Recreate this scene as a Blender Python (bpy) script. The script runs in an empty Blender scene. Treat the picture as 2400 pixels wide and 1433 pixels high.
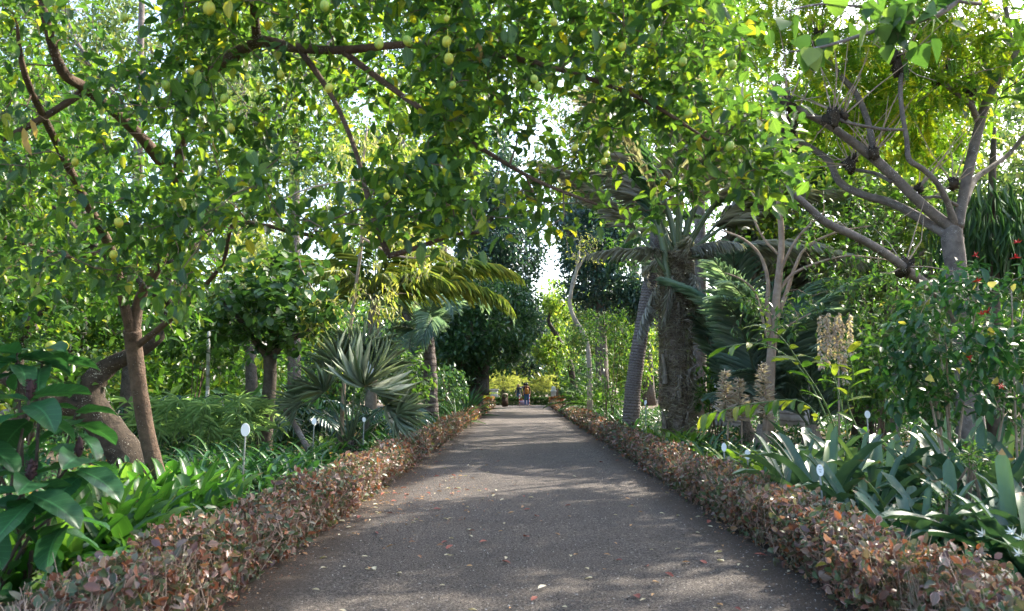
import bpy, math, random
import numpy as np
from mathutils import Vector, Matrix, Euler

random.seed(7)
RNG = np.random.default_rng(11)
SC = bpy.context.scene
COL = SC.collection
R = math.radians

# ---------------------------------------------------------------- camera, sky, sun, exposure
CAM_H, FPX = 1.4, 1867.0
cam_d = bpy.data.cameras.new('camera')
cam = bpy.data.objects.new('camera', cam_d)
COL.objects.link(cam)
cam.location = (0, 0, CAM_H)
cam.rotation_euler = (R(90 + 5.86), 0, R(0.675))
cam_d.sensor_width = 36.0
cam_d.lens = 36.0 * FPX / 2400.0
cam_d.clip_start = 0.05
cam_d.clip_end = 3000
cam_d.dof.use_dof = True
cam_d.dof.focus_distance = 28.0
cam_d.dof.aperture_fstop = 3.8
SC.camera = cam

SUN_AZ, SUN_EL = 52.0, 41.0            # degrees to the right of the path's direction, above the horizon
world = bpy.data.worlds.new('World'); SC.world = world; world.use_nodes = True
nt = world.node_tree
bg = nt.nodes['Background']
sky = nt.nodes.new('ShaderNodeTexSky'); sky.sky_type = 'NISHITA'; sky.sun_disc = False
sky.sun_elevation = R(SUN_EL); sky.sun_rotation = R(SUN_AZ)
sky.air_density = 1.0; sky.dust_density = 2.8; sky.ozone_density = .6
nt.links.new(sky.outputs[0], bg.inputs[0]); bg.inputs[1].default_value = 0.15
sun_d = bpy.data.lights.new('sun', 'SUN'); sun_d.energy = 3.0; sun_d.angle = R(0.6); sun_d.color = (1.0, 0.92, 0.79)
sun = bpy.data.objects.new('sun', sun_d); COL.objects.link(sun)
to_sun = Vector((math.sin(R(SUN_AZ)) * math.cos(R(SUN_EL)), math.cos(R(SUN_AZ)) * math.cos(R(SUN_EL)), math.sin(R(SUN_EL))))
sun.rotation_euler = to_sun.to_track_quat('Z', 'Y').to_euler()
sun.location = (20, 25, 30)
SC.view_settings.view_transform = 'Standard'; SC.view_settings.look = 'None'
SC.view_settings.exposure = 2.32; SC.view_settings.gamma = 1.0; SC.view_settings.use_curve_mapping = False
SC.cycles.use_denoising = True
SC.cycles.use_adaptive_sampling = True; SC.cycles.adaptive_threshold = .02
SC.cycles.max_bounces = 5; SC.cycles.diffuse_bounces = 4; SC.cycles.transmission_bounces = 3; SC.cycles.glossy_bounces = 2
SC.cycles.sample_clamp_indirect = 6.0

# ---------------------------------------------------------------- helpers
CAMM = cam.rotation_euler.to_matrix()
def P(px, py, Y):
    """point on the ray through a photo pixel, Y metres down the path"""
    d = CAMM @ Vector(((px - 1200) / FPX, (716.5 - py) / FPX, -1.0))
    return Vector((0, 0, CAM_H)) + d * (Y / d.y)
CAMA = np.array(CAMM)
def PA(px, py, Y):
    px = np.asarray(px, float); py = np.asarray(py, float); Y = np.asarray(Y, float)
    d = np.stack([(px - 1200) / FPX, (716.5 - py) / FPX, -np.ones_like(px)], 1) @ CAMA.T
    return np.array([0, 0, CAM_H]) + d * (Y / d[:, 1])[:, None]
def G(px, Y):
    """ground point under a pixel column"""
    p = P(px, 908, Y); return Vector((p.x, Y, 0))
def pix(p):
    q = (np.asarray(p, float) - np.array([0, 0, CAM_H])) @ CAMA
    return 1200 + FPX * q[:, 0] / -q[:, 2], 716.5 - FPX * q[:, 1] / -q[:, 2]
def inframe(p):
    x, y = pix(p); return (x > 0) & (x < 2400) & (y > 0) & (y < 1433) & (np.asarray(p)[:, 1] > 0.5)
def nrm(a):
    return a / np.maximum(np.linalg.norm(a, axis=-1, keepdims=True), 1e-9)
def rvec(n, rng=RNG):
    return nrm(rng.normal(size=(n, 3)))

class Tmpl:
    def __init__(s, v, lu, faces):
        s.v = np.array(v, float); s.lu = np.array(lu, float); s.faces = [np.array(f, int) for f in faces]
def leaf_tmpl(ts, ws, fold=0.25, curl=0.15, across=1):
    """leaf along +x, width +-y (unit width), folded up along the midrib, tip curling down; ts/ws without the two end points"""
    v = [(0, 0, 0)]; lu = [(0, 0, 0)]
    for t, w in zip(ts, ws):
        zc = -curl * t * t
        v += [(t, -w, zc + fold * w * .5), (t, 0, zc), (t, w, zc + fold * w * .5)]
        lu += [(t, -1, 0), (t, 0, 0), (t, 1, 0)]
    n = len(ts)
    v.append((1, 0, -curl)); lu.append((1, 0, 0)); tip = len(v) - 1
    tri = [(0, 1, 2), (0, 2, 3)]; quad = []
    for i in range(n - 1):
        a = 1 + 3 * i; b = a + 3
        quad += [(a, b, b + 1, a + 1), (a + 1, b + 1, b + 2, a + 2)]
    a = 1 + 3 * (n - 1)
    tri += [(a, tip, a + 1), (a + 1, tip, a + 2)]
    return Tmpl(v, lu, [tri] + ([quad] if quad else []))
def flat_tmpl(w=.5, at=.45, fold=.3, curl=.1):
    return Tmpl([(0, 0, 0), (at, -w, fold * w * .5), (1, 0, -curl), (at, w, fold * w * .5)], [(0, 0, 0), (at, -1, 0), (1, 0, 0), (at, 1, 0)], [[(0, 1, 2), (0, 2, 3)]])
def merge_tmpl(parts):
    v = []; lu = []; f3 = []; f4 = []; o = 0
    for t in parts:
        v.append(t.v); lu.append(t.lu)
        for f in t.faces: (f3 if f.shape[1] == 3 else f4).append(f + o)
        o += len(t.v)
    fs = [np.concatenate(x) for x in (f3, f4) if x]
    return Tmpl(np.concatenate(v), np.concatenate(lu), fs)
def moved(t, M):
    v = np.c_[t.v, np.ones(len(t.v))] @ np.array(M).T
    return Tmpl(v[:, :3], t.lu, t.faces)

T_LEMON = leaf_tmpl([.18, .45, .75], [.34, .5, .34], fold=.45, curl=.14)
T_LEMON2 = leaf_tmpl([.2, .5, .8], [.3, .5, .36], fold=.9, curl=.34)
T_FLAT = flat_tmpl()
T_LONG = leaf_tmpl([.35], [.5], fold=.3, curl=.12)
T_MID = leaf_tmpl([.25, .65], [.42, .42], fold=.35, curl=.15)
T_ROUND = leaf_tmpl([.15, .5, .85], [.36, .52, .36], fold=.2, curl=.1)
T_HEART = leaf_tmpl([.03, .2, .55], [.36, .54, .36], fold=.25, curl=.12)
T_BLADE = leaf_tmpl([.3, .75], [.5, .34], fold=.5, curl=.25)
def pinnate_tmpl(n=7, ll=.2, w=.42):
    parts = []
    for i in range(n):
        t = .18 + .76 * i / (n - 1)
        for s in (-1, 1):
            L = ll * (1 - .4 * abs(t - .5))
            M = Matrix.Translation((t, 0, -.25 * t * t)) @ Matrix.Rotation(s * R(62), 4, 'Z') @ Matrix.Rotation(R(14), 4, 'Y') @ Matrix.Diagonal((L, L * w * 2, L, 1))
            parts.append(moved(flat_tmpl(.5, .4, .2, .1), M))
    parts.append(moved(flat_tmpl(.5, .4, .2, .1), Matrix.Translation((.94, 0, -.22)) @ Matrix.Diagonal((ll * .8, ll * w * 1.6, ll, 1))))
    rach = Tmpl([(0, -.006, 0), (0, .006, 0), (.5, .005, -.06), (.5, -.005, -.06), (.97, .003, -.24), (.97, -.003, -.24)], [(0, 0, 0)] * 6, [[(0, 3, 2, 1), (3, 5, 4, 2)]])
    parts.append(rach)
    return merge_tmpl(parts)
T_PINN = pinnate_tmpl()

class Geo:
    def __init__(s):
        s.v = []; s.lu = []; s.f = []; s.m = []; s.n = 0
    def add(s, v, faces, lu=None, mi=0):
        v = np.asarray(v, float).reshape(-1, 3)
        s.v.append(v); s.lu.append(np.zeros_like(v) if lu is None else np.asarray(lu, float).reshape(-1, 3))
        for f in faces:
            f = np.asarray(f, int)
            if len(f): s.f.append(f + s.n); s.m.append(mi)
        s.n += len(v)
    def leaves(s, t, pos, d, up, L, W, rnd=None, mi=0, rng=RNG):
        n = len(pos)
        if n == 0: return
        L = np.broadcast_to(np.asarray(L, float), (n,)); W = np.broadcast_to(np.asarray(W, float), (n,))
        x = nrm(d); y = nrm(np.cross(up, x)); z = np.cross(x, y)
        V = pos[:, None] + (t.v[None, :, 0] * L[:, None])[..., None] * x[:, None] + (t.v[None, :, 1] * W[:, None])[..., None] * y[:, None] + (t.v[None, :, 2] * L[:, None])[..., None] * z[:, None]
        lu = np.repeat(t.lu[None], n, 0).copy()
        lu[:, :, 2] = (rng.random(n) if rnd is None else rnd)[:, None]
        k = len(t.v); off = (np.arange(n) * k)[:, None, None]
        s.add(V.reshape(-1, 3), [(f[None] + off).reshape(-1, f.shape[1]) for f in t.faces], lu.reshape(-1, 3), mi)
    def tube(s, pts, rad, seg=6, mi=0, jit=0.0, cap=True, rng=RNG):
        p = np.array([tuple(q) for q in pts], float); r = np.array(rad, float); n = len(p)
        T = nrm(np.gradient(p, axis=0))
        ref = np.array([1., 0, 0]) if abs(T[0][0]) < .8 else np.array([0, 1., 0])
        A = nrm(ref - T * (T @ ref)[:, None]); B = np.cross(T, A)
        th = np.linspace(0, 2 * np.pi, seg, endpoint=False)
        rr = r[:, None] * (1 + (rng.normal(size=(n, seg)) * jit if jit else 0))
        V = p[:, None] + rr[..., None] * (np.cos(th)[None, :, None] * A[:, None] + np.sin(th)[None, :, None] * B[:, None])
        i = np.arange(n - 1)[:, None] * seg; j = np.arange(seg)[None]; jn = (j + 1) % seg
        q = np.stack([i + j, i + jn, i + seg + jn, i + seg + j], -1).reshape(-1, 4)
        lu = np.zeros((n, seg, 3)); lu[..., 0] = np.linspace(0, 1, n)[:, None]
        fs = [q]
        s.add(V.reshape(-1, 3), fs, lu.reshape(-1, 3), mi)
        if cap and seg >= 3:
            s.f.append(np.array([list(range(seg))[::-1]]) + s.n - n * seg); s.m.append(mi)
            s.f.append(np.array([list(range(seg))]) + s.n - seg); s.m.append(mi)
    def box(s, c, h, M=None, mi=0):
        v = np.array([(x, y, z) for x in (-1, 1) for y in (-1, 1) for z in (-1, 1)], float) * np.array(h)
        if M is not None: v = v @ np.array(M.to_3x3()).T
        s.add(v + np.array(c), [[(0, 1, 3, 2), (4, 6, 7, 5), (0, 4, 5, 1), (2, 3, 7, 6), (0, 2, 6, 4), (1, 5, 7, 3)]], None, mi)
    def lathe(s, prof, c=(0, 0, 0), seg=16, mi=0):
        pr = np.array(prof, float); th = np.linspace(0, 2 * np.pi, seg, endpoint=False); n = len(pr)
        V = np.stack([pr[:, 0, None] * np.cos(th), pr[:, 0, None] * np.sin(th), np.repeat(pr[:, 1, None], seg, 1)], -1) + np.array(c)
        i = np.arange(n - 1)[:, None] * seg; j = np.arange(seg)[None]; jn = (j + 1) % seg
        s.add(V.reshape(-1, 3), [np.stack([i + j, i + jn, i + seg + jn, i + seg + j], -1).reshape(-1, 4)], None, mi)
    def mesh(s, name, mats, smooth=True, origin=None):
        me = bpy.data.meshes.new(name)
        if not s.v: return me
        v = np.concatenate(s.v); lu = np.concatenate(s.lu)
        if origin is not None: v = v - np.array(tuple(origin))
        me.vertices.add(len(v)); me.vertices.foreach_set('co', v.astype(np.float32).ravel())
        loops = np.concatenate([f.ravel() for f in s.f])
        tot = np.concatenate([np.full(len(f), f.shape[1]) for f in s.f])
        mi = np.concatenate([np.full(len(f), m) for f, m in zip(s.f, s.m)])
        st = np.concatenate([[0], np.cumsum(tot)[:-1]])
        me.loops.add(len(loops)); me.loops.foreach_set('vertex_index', loops.astype(np.int32))
        me.polygons.add(len(tot)); me.polygons.foreach_set('loop_start', st.astype(np.int32))
        me.polygons.foreach_set('material_index', mi.astype(np.int32))
        me.polygons.foreach_set('use_smooth', np.full(len(tot), bool(smooth)))
        a = me.attributes.new('lu', 'FLOAT_VECTOR', 'POINT'); a.data.foreach_set('vector', lu.astype(np.float32).ravel())
        for m in (mats if isinstance(mats, (list, tuple)) else [mats]): me.materials.append(m)
        me.update(calc_edges=True)
        return me
    def build(s, name, mats, parent=None, smooth=True, kind=None):
        org = Vector((0, 0, 0)); q = parent
        while q is not None: org += q.location; q = q.parent
        o = bpy.data.objects.new(name, s.mesh(name, mats, smooth, org if parent else None))
        COL.objects.link(o)
        if parent: o.parent = parent
        if kind: o['kind'] = kind
        return o

def tmpl_mesh(name, t, mat, smooth=True):
    g = Geo(); g.add(t.v, t.faces, t.lu); return g.mesh(name, mat, smooth)
def empty(name, loc, label=None, cat=None, group=None):
    o = bpy.data.objects.new(name, None); COL.objects.link(o); o.location = loc; o.empty_display_size = .2
    if label: o['label'] = label; o['category'] = cat
    if group: o['group'] = group
    return o
def tag(o, label, cat, group=None):
    o['label'] = label; o['category'] = cat
    if group: o['group'] = group
    return o
def put(name, me, M, parent):
    o = bpy.data.objects.new(name, me); COL.objects.link(o)
    if parent:
        o.parent = parent; M = Matrix.Translation(-Vector(parent.location)) @ M
    o.matrix_basis = M
    return o
def frame(p, d, up, L, W):
    x = Vector(d).normalized(); y = Vector(up).cross(x).normalized(); z = x.cross(y)
    return Matrix.Translation(Vector(p)) @ Matrix((x, y, z)).transposed().to_4x4() @ Matrix.Diagonal((L, W, L, 1))

# ---------------------------------------------------------------- materials
def new_mat(name):
    m = bpy.data.materials.new(name); m.use_nodes = True
    t = m.node_tree; t.nodes.clear()
    out = t.nodes.new('ShaderNodeOutputMaterial')
    return m, t, out
def mathn(t, op, a, b=None, clamp=False):
    n = t.nodes.new('ShaderNodeMath'); n.operation = op; n.use_clamp = clamp
    for i, x in enumerate((a, b)):
        if x is None: continue
        if isinstance(x, (int, float)): n.inputs[i].default_value = x
        else: t.links.new(x, n.inputs[i])
    return n.outputs[0]
def mixc(t, fac, a, b, mode='MIX'):
    n = t.nodes.new('ShaderNodeMix'); n.data_type = 'RGBA'; n.blend_type = mode
    for i, x in ((0, fac), (6, a), (7, b)):
        if isinstance(x, (int, float)): n.inputs[i].default_value = x
        elif isinstance(x, (tuple, list)): n.inputs[i].default_value = (*x[:3], 1)
        else: t.links.new(x, n.inputs[i])
    return n.outputs[2]
def ramp(t, fac, stops, interp='LINEAR'):
    n = t.nodes.new('ShaderNodeValToRGB'); e = n.color_ramp; e.interpolation = interp
    while len(e.elements) < len(stops): e.elements.new(.5)
    for el, (p, c) in zip(e.elements, stops): el.position = p; el.color = (*c[:3], 1)
    t.links.new(fac, n.inputs[0]); return n.outputs[0]
def noise(t, scale, detail=3, rough=.6, coord='Object'):
    tc = t.nodes.new('ShaderNodeTexCoord'); n = t.nodes.new('ShaderNodeTexNoise')
    n.inputs['Scale'].default_value = scale; n.inputs['Detail'].default_value = detail; n.inputs['Roughness'].default_value = rough
    t.links.new(tc.outputs[coord], n.inputs['Vector']); return n.outputs[0]
def leaf_mat(name, stops, trans=.4, rough=.42, spec=.45, vein=0.0, edge=None, tboost=(1.5, 1.6, .7), mott=.35, nveins=9, const=False, tip=None, patch=None):
    m, t, out = new_mat(name)
    at = t.nodes.new('ShaderNodeAttribute'); at.attribute_name = 'lu'
    sx = t.nodes.new('ShaderNodeSeparateXYZ'); t.links.new(at.outputs['Vector'], sx.inputs[0])
    oi = t.nodes.new('ShaderNodeObjectInfo')
    rnd = mathn(t, 'FRACT', mathn(t, 'ADD', sx.outputs[2], oi.outputs['Random']))
    col = ramp(t, rnd, stops, 'CONSTANT' if const else 'LINEAR')
    nz = noise(t, 9.0, 2)
    col = mixc(t, mathn(t, 'MULTIPLY', nz, mott), col, mixc(t, 1.0, col, (.45, .5, .5), 'MULTIPLY'))
    ab = mathn(t, 'ABSOLUTE', sx.outputs[1])
    if vein:
        mid = mathn(t, 'LESS_THAN', ab, .06)
        sv = mathn(t, 'LESS_THAN', mathn(t, 'FRACT', mathn(t, 'SUBTRACT', mathn(t, 'MULTIPLY', sx.outputs[0], float(nveins)), mathn(t, 'MULTIPLY', ab, 1.3))), .1)
        v = mathn(t, 'MAXIMUM', mid, mathn(t, 'MULTIPLY', sv, .5))
        col = mixc(t, mathn(t, 'MULTIPLY', v, vein), col, mixc(t, 1.0, col, (2.6, 2.4, 2.6), 'MULTIPLY'))
    if edge:
        e = mathn(t, 'MULTIPLY', mathn(t, 'GREATER_THAN', ab, .8), mathn(t, 'GREATER_THAN', mathn(t, 'FRACT', mathn(t, 'MULTIPLY', rnd, 7.0)), .6))
        col = mixc(t, e, col, edge)
    if patch:                                            # the plant's own redder and greener stretches
        col = mixc(t, mathn(t, 'MULTIPLY', ramp(t, noise(t, 1.6, 3), [(.4, (0, 0, 0)), (.6, (1, 1, 1))]), .34), col, mixc(t, .45, col, patch))
    if tip:                                              # dried tips and blemishes
        tp = mathn(t, 'GREATER_THAN', mathn(t, 'ADD', sx.outputs[0], mathn(t, 'MULTIPLY', mathn(t, 'SUBTRACT', rnd, .75), .25)), .965)
        bl = mathn(t, 'GREATER_THAN', noise(t, 31.0, 3), .7)
        col = mixc(t, mathn(t, 'MAXIMUM', tp, mathn(t, 'MULTIPLY', bl, .7)), col, tip)
    p = t.nodes.new('ShaderNodeBsdfPrincipled'); t.links.new(col, p.inputs['Base Color'])
    p.inputs['Roughness'].default_value = rough; p.inputs['Specular IOR Level'].default_value = spec
    tr = t.nodes.new('ShaderNodeBsdfTranslucent'); t.links.new(mixc(t, 1.0, col, tboost, 'MULTIPLY'), tr.inputs['Color'])
    mx = t.nodes.new('ShaderNodeMixShader'); mx.inputs[0].default_value = trans
    t.links.new(p.outputs[0], mx.inputs[1]); t.links.new(tr.outputs[0], mx.inputs[2]); t.links.new(mx.outputs[0], out.inputs[0])
    return m
def bark_mat(name, c1, c2, scale=9.0, spots=None, rough=.85, bump=.6, rings=0, spot_scale=34.0):
    m, t, out = new_mat(name)
    n1 = noise(t, scale, 6, .65)
    col = ramp(t, n1, [(.3, c1), (.68, c2)])
    h = n1
    if rings:
        at = t.nodes.new('ShaderNodeAttribute'); at.attribute_name = 'lu'
        sx = t.nodes.new('ShaderNodeSeparateXYZ'); t.links.new(at.outputs['Vector'], sx.inputs[0])
        rg = mathn(t, 'PINGPONG', mathn(t, 'ADD', mathn(t, 'MULTIPLY', sx.outputs[0], float(rings)), mathn(t, 'MULTIPLY', n1, .5)), .5)
        col = mixc(t, mathn(t, 'LESS_THAN', rg, .13), col, mixc(t, 1.0, col, (.55, .52, .5), 'MULTIPLY')); h = mathn(t, 'ADD', h, rg)
    if spots:
        tc = t.nodes.new('ShaderNodeTexCoord'); vo = t.nodes.new('ShaderNodeTexVoronoi'); vo.inputs['Scale'].default_value = spot_scale; vo.inputs['Randomness'].default_value = 1.0
        t.links.new(tc.outputs['Object'], vo.inputs['Vector'])
        k = mathn(t, 'LESS_THAN', mathn(t, 'ADD', vo.outputs[0], mathn(t, 'MULTIPLY', noise(t, 4.5, 4, .7), 1.5)), .86)
        col = mixc(t, k, col, spots)
    p = t.nodes.new('ShaderNodeBsdfPrincipled'); t.links.new(col, p.inputs['Base Color'])
    p.inputs['Roughness'].default_value = rough; p.inputs['Specular IOR Level'].default_value = .2
    b = t.nodes.new('ShaderNodeBump'); b.inputs['Strength'].default_value = bump; b.inputs['Distance'].default_value = .04
    h = mathn(t, 'ADD', h, mathn(t, 'MULTIPLY', noise(t, scale * 5, 4, .7), .5))
    t.links.new(h, b.inputs['Height']); t.links.new(b.outputs[0], p.inputs['Normal'])
    t.links.new(p.outputs[0], out.inputs[0])
    return m
def plain_mat(name, c, rough=.6, spec=.3, var=.25, scale=30):
    m, t, out = new_mat(name)
    col = mixc(t, mathn(t, 'MULTIPLY', noise(t, scale, 3), var * 2), c, tuple(x * .55 for x in c))
    p = t.nodes.new('ShaderNodeBsdfPrincipled'); t.links.new(col, p.inputs['Base Color'])
    p.inputs['Roughness'].default_value = rough; p.inputs['Specular IOR Level'].default_value = spec
    t.links.new(p.outputs[0], out.inputs[0]); return m

M = {}
M['lemon'] = leaf_mat('lemon_leaf', [(0, (.03, .08, .03)), (.4, (.055, .125, .04)), (.75, (.1, .19, .045)), (.93, (.17, .26, .035)), (1, (.36, .34, .04))], trans=.54, rough=.36, vein=.35, tboost=(1.75, 1.7, .6))
M['citrus'] = leaf_mat('citrus_leaf', [(0, (.03, .08, .02)), (.6, (.07, .16, .03)), (.9, (.12, .22, .03)), (1, (.3, .32, .05))], trans=.45, rough=.34)
M['round'] = leaf_mat('round_leaf', [(0, (.03, .075, .025)), (.7, (.06, .13, .035)), (1, (.12, .21, .05))], trans=.35, rough=.32, vein=.3)
M['yellowing'] = leaf_mat('yellowing_leaf', [(0, (.12, .2, .05)), (.4, (.28, .33, .07)), (.75, (.5, .46, .12)), (1, (.55, .5, .3))], trans=.45, rough=.4)
M['pollard'] = leaf_mat('pollard_leaf', [(0, (.07, .17, .02)), (.5, (.14, .26, .025)), (.85, (.26, .34, .03)), (1, (.42, .4, .04))], trans=.58, rough=.5, tboost=(1.4, 1.4, .5))
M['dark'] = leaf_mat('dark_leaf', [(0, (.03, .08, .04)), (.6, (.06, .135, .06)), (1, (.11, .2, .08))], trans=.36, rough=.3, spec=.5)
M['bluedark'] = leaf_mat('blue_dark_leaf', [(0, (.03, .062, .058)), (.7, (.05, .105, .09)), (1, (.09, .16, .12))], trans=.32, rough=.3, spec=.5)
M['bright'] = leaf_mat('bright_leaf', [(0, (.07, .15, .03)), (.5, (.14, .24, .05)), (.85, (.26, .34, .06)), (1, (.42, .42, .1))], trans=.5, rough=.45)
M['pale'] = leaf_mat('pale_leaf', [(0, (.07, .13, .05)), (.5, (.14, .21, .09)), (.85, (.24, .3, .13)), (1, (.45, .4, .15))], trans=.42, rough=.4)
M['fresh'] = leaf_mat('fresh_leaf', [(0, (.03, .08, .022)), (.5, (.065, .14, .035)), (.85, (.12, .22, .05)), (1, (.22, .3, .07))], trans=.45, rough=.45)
M['hedge'] = leaf_mat('hedge_leaf', [(0, (.07, .12, .055)), (.16, (.15, .17, .115)), (.24, (.05, .075, .04)), (.33, (.22, .17, .14)), (.42, (.12, .06, .045)), (.54, (.24, .1, .065)), (.62, (.08, .13, .06)), (.7, (.14, .09, .085)), (.78, (.26, .17, .13)), (.85, (.08, .095, .06)), (.92, (.3, .11, .045)), (.96, (.34, .2, .09)), (.99, (.25, .26, .06))], trans=.3, rough=.38, vein=.25, edge=(.46, .3, .26), tboost=(1.4, 1.2, .8), const=True, patch=(.27, .09, .05))
M['bigleaf'] = leaf_mat('big_leaf', [(0, (.025, .085, .035)), (1, (.04, .13, .045))], trans=.35, rough=.35, vein=.6, mott=.15, nveins=8)
M['aspid'] = leaf_mat('aspidistra_leaf', [(0, (.03, .1, .02)), (.7, (.06, .16, .03)), (1, (.14, .25, .05))], trans=.5, rough=.34, vein=.25, nveins=0, tip=(.25, .2, .08))
M['brom'] = leaf_mat('bromeliad_leaf', [(0, (.04, .095, .06)), (.5, (.07, .14, .085)), (.85, (.105, .185, .105)), (1, (.16, .24, .08))], trans=.18, rough=.4, mott=.6, tip=(.22, .15, .08))
M['strap'] = leaf_mat('strap_leaf', [(0, (.02, .07, .025)), (.7, (.04, .12, .035)), (1, (.08, .18, .04))], trans=.3, rough=.32, tip=(.2, .16, .07))
M['lime'] = leaf_mat('lime_strap_leaf', [(0, (.1, .2, .03)), (.6, (.17, .28, .05)), (1, (.25, .34, .07))], trans=.4, rough=.35)
M['fan'] = leaf_mat('fan_palm_leaf', [(0, (.2, .26, .2)), (.6, (.32, .38, .3)), (1, (.45, .5, .42))], trans=.28, rough=.42)
M['palmy'] = leaf_mat('yellow_palm_leaf', [(0, (.1, .17, .04)), (.5, (.2, .26, .06)), (1, (.36, .34, .09))], trans=.42, rough=.42)
M['palmb'] = leaf_mat('blue_palm_leaf', [(0, (.15, .25, .22)), (.6, (.25, .36, .32)), (1, (.38, .48, .44))], trans=.35, rough=.36)
M['palmg'] = leaf_mat('green_palm_leaf', [(0, (.04, .1, .05)), (.6, (.08, .16, .07)), (1, (.14, .24, .1))], trans=.32, rough=.38)
M['drypalm'] = leaf_mat('dry_palm_leaf', [(0, (.2, .18, .15)), (.5, (.34, .32, .28)), (1, (.5, .48, .43))], trans=.25, rough=.6)
M['philo'] = leaf_mat('philodendron_leaf', [(0, (.02, .06, .035)), (.7, (.035, .095, .05)), (1, (.07, .15, .08))], trans=.22, rough=.25, spec=.7)
M['banana'] = leaf_mat('banana_leaf', [(0, (.06, .17, .06)), (1, (.12, .26, .09))], trans=.35, rough=.35, vein=.4, nveins=22)
M['sedge'] = leaf_mat('sedge_leaf', [(0, (.17, .3, .15)), (1, (.36, .5, .3))], trans=.5, rough=.4)
M['papyrus'] = leaf_mat('papyrus_leaf', [(0, (.26, .32, .1)), (1, (.5, .48, .2))], trans=.4, rough=.5)
M['ginger'] = leaf_mat('ginger_leaf', [(0, (.06, .14, .025)), (.6, (.12, .2, .03)), (1, (.25, .26, .04))], trans=.45, rough=.35, vein=.3, nveins=14)
M['floret'] = leaf_mat('pale_floret', [(0, (.42, .3, .25)), (1, (.66, .56, .5))], trans=.3, rough=.6)
M['drape'] = leaf_mat('drooping_needle', [(0, (.03, .085, .04)), (1, (.08, .16, .06))], trans=.35, rough=.5)
M['dryleaf'] = leaf_mat('dry_leaf', [(0, (.3, .17, .05)), (1, (.5, .34, .12))], trans=.4, rough=.6)
M['bark'] = bark_mat('lemon_bark', (.05, .034, .024), (.15, .1, .07), 9, spots=(.26, .24, .2), bump=.9, spot_scale=50.0)
M['barkold'] = bark_mat('old_bark', (.025, .02, .015), (.085, .064, .046), 11, spots=(.42, .4, .34), bump=1.0, spot_scale=40.0)
M['barkgrey'] = bark_mat('grey_bark', (.085, .07, .062), (.2, .168, .15), 7, spots=(.42, .4, .38), bump=.35, spot_scale=60.0)
M['barkdark'] = bark_mat('dark_bark', (.045, .035, .028), (.12, .1, .08), 8)
M['barkpale'] = bark_mat('pale_bark', (.26, .22, .18), (.45, .4, .34), 4, bump=.3)
M['barkpink'] = bark_mat('pink_bark', (.2, .135, .1), (.4, .31, .25), 6, bump=.3)
M['twig'] = bark_mat('twig_bark', (.09, .065, .045), (.19, .14, .1), 20, bump=.2)
M['twigpale'] = bark_mat('pale_twig', (.24, .17, .12), (.42, .33, .26), 20, bump=.2)
M['ring'] = bark_mat('ringed_palm_trunk', (.12, .1, .09), (.32, .28, .26), 22, rings=85, bump=1.0)
M['ringd'] = bark_mat('dark_ringed_palm_trunk', (.1, .08, .07), (.26, .22, .2), 8, rings=20, bump=.9)
M['fibre'] = bark_mat('palm_fibre', (.15, .11, .085), (.42, .35, .29), 26, bump=.9)
M['boot'] = bark_mat('palm_leaf_base', (.1, .08, .06), (.27, .23, .18), 8, bump=.3)
M['skirt'] = bark_mat('smooth_palm_trunk', (.34, .33, .35), (.56, .55, .58), 5, rings=26, bump=.3)
M['white'] = plain_mat('white_paint', (.8, .8, .78), .5, .4, .05)
M['whitewash'] = plain_mat('whitewashed_trunk', (.72, .73, .75), .8, .2, .15, 8)
M['post'] = plain_mat('grey_painted_metal', (.35, .36, .34), .45, .5, .1)
M['ink'] = plain_mat('dark_print', (.08, .09, .08), .6)
M['lemonfruit'] = plain_mat('lemon_peel', (.42, .4, .03), .42, .45, .12, 18)
M['limefruit'] = plain_mat('green_lemon_peel', (.2, .34, .03), .42, .45, .15, 14)
def fruit_mat(name, a, b):
    m, t, out = new_mat(name)
    col = mixc(t, ramp(t, noise(t, 1.1, 2), [(.38, (0, 0, 0)), (.62, (1, 1, 1))]), a, b)
    p = t.nodes.new('ShaderNodeBsdfPrincipled'); t.links.new(col, p.inputs['Base Color']); p.inputs['Roughness'].default_value = .45
    bm = t.nodes.new('ShaderNodeBump'); bm.inputs['Strength'].default_value = .25; bm.inputs['Distance'].default_value = .05; t.links.new(noise(t, 9.0, 3), bm.inputs['Height']); t.links.new(bm.outputs[0], p.inputs['Normal'])
    t.links.new(p.outputs[0], out.inputs[0]); return m
M['lemonfruit'] = fruit_mat('lemon_peel', (.46, .42, .03), (.3, .36, .03)); M['limefruit'] = fruit_mat('green_lemon_peel', (.17, .3, .025), (.34, .4, .04))
M['redflower'] = plain_mat('red_petal', (.6, .03, .025), .5)
M['whiteflower'] = plain_mat('white_petal', (.75, .77, .7), .5)
M['budspike'] = plain_mat('dark_bud_spike', (.05, .025, .025), .8)
M['stalk'] = plain_mat('green_stalk', (.13, .2, .07), .5)
M['petiole'] = plain_mat('grey_green_petiole', (.1, .135, .07), .45, .4, .2, 6)
M['stone'] = plain_mat('white_stone', (.72, .71, .68), .8, .2, .12, 12)
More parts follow.
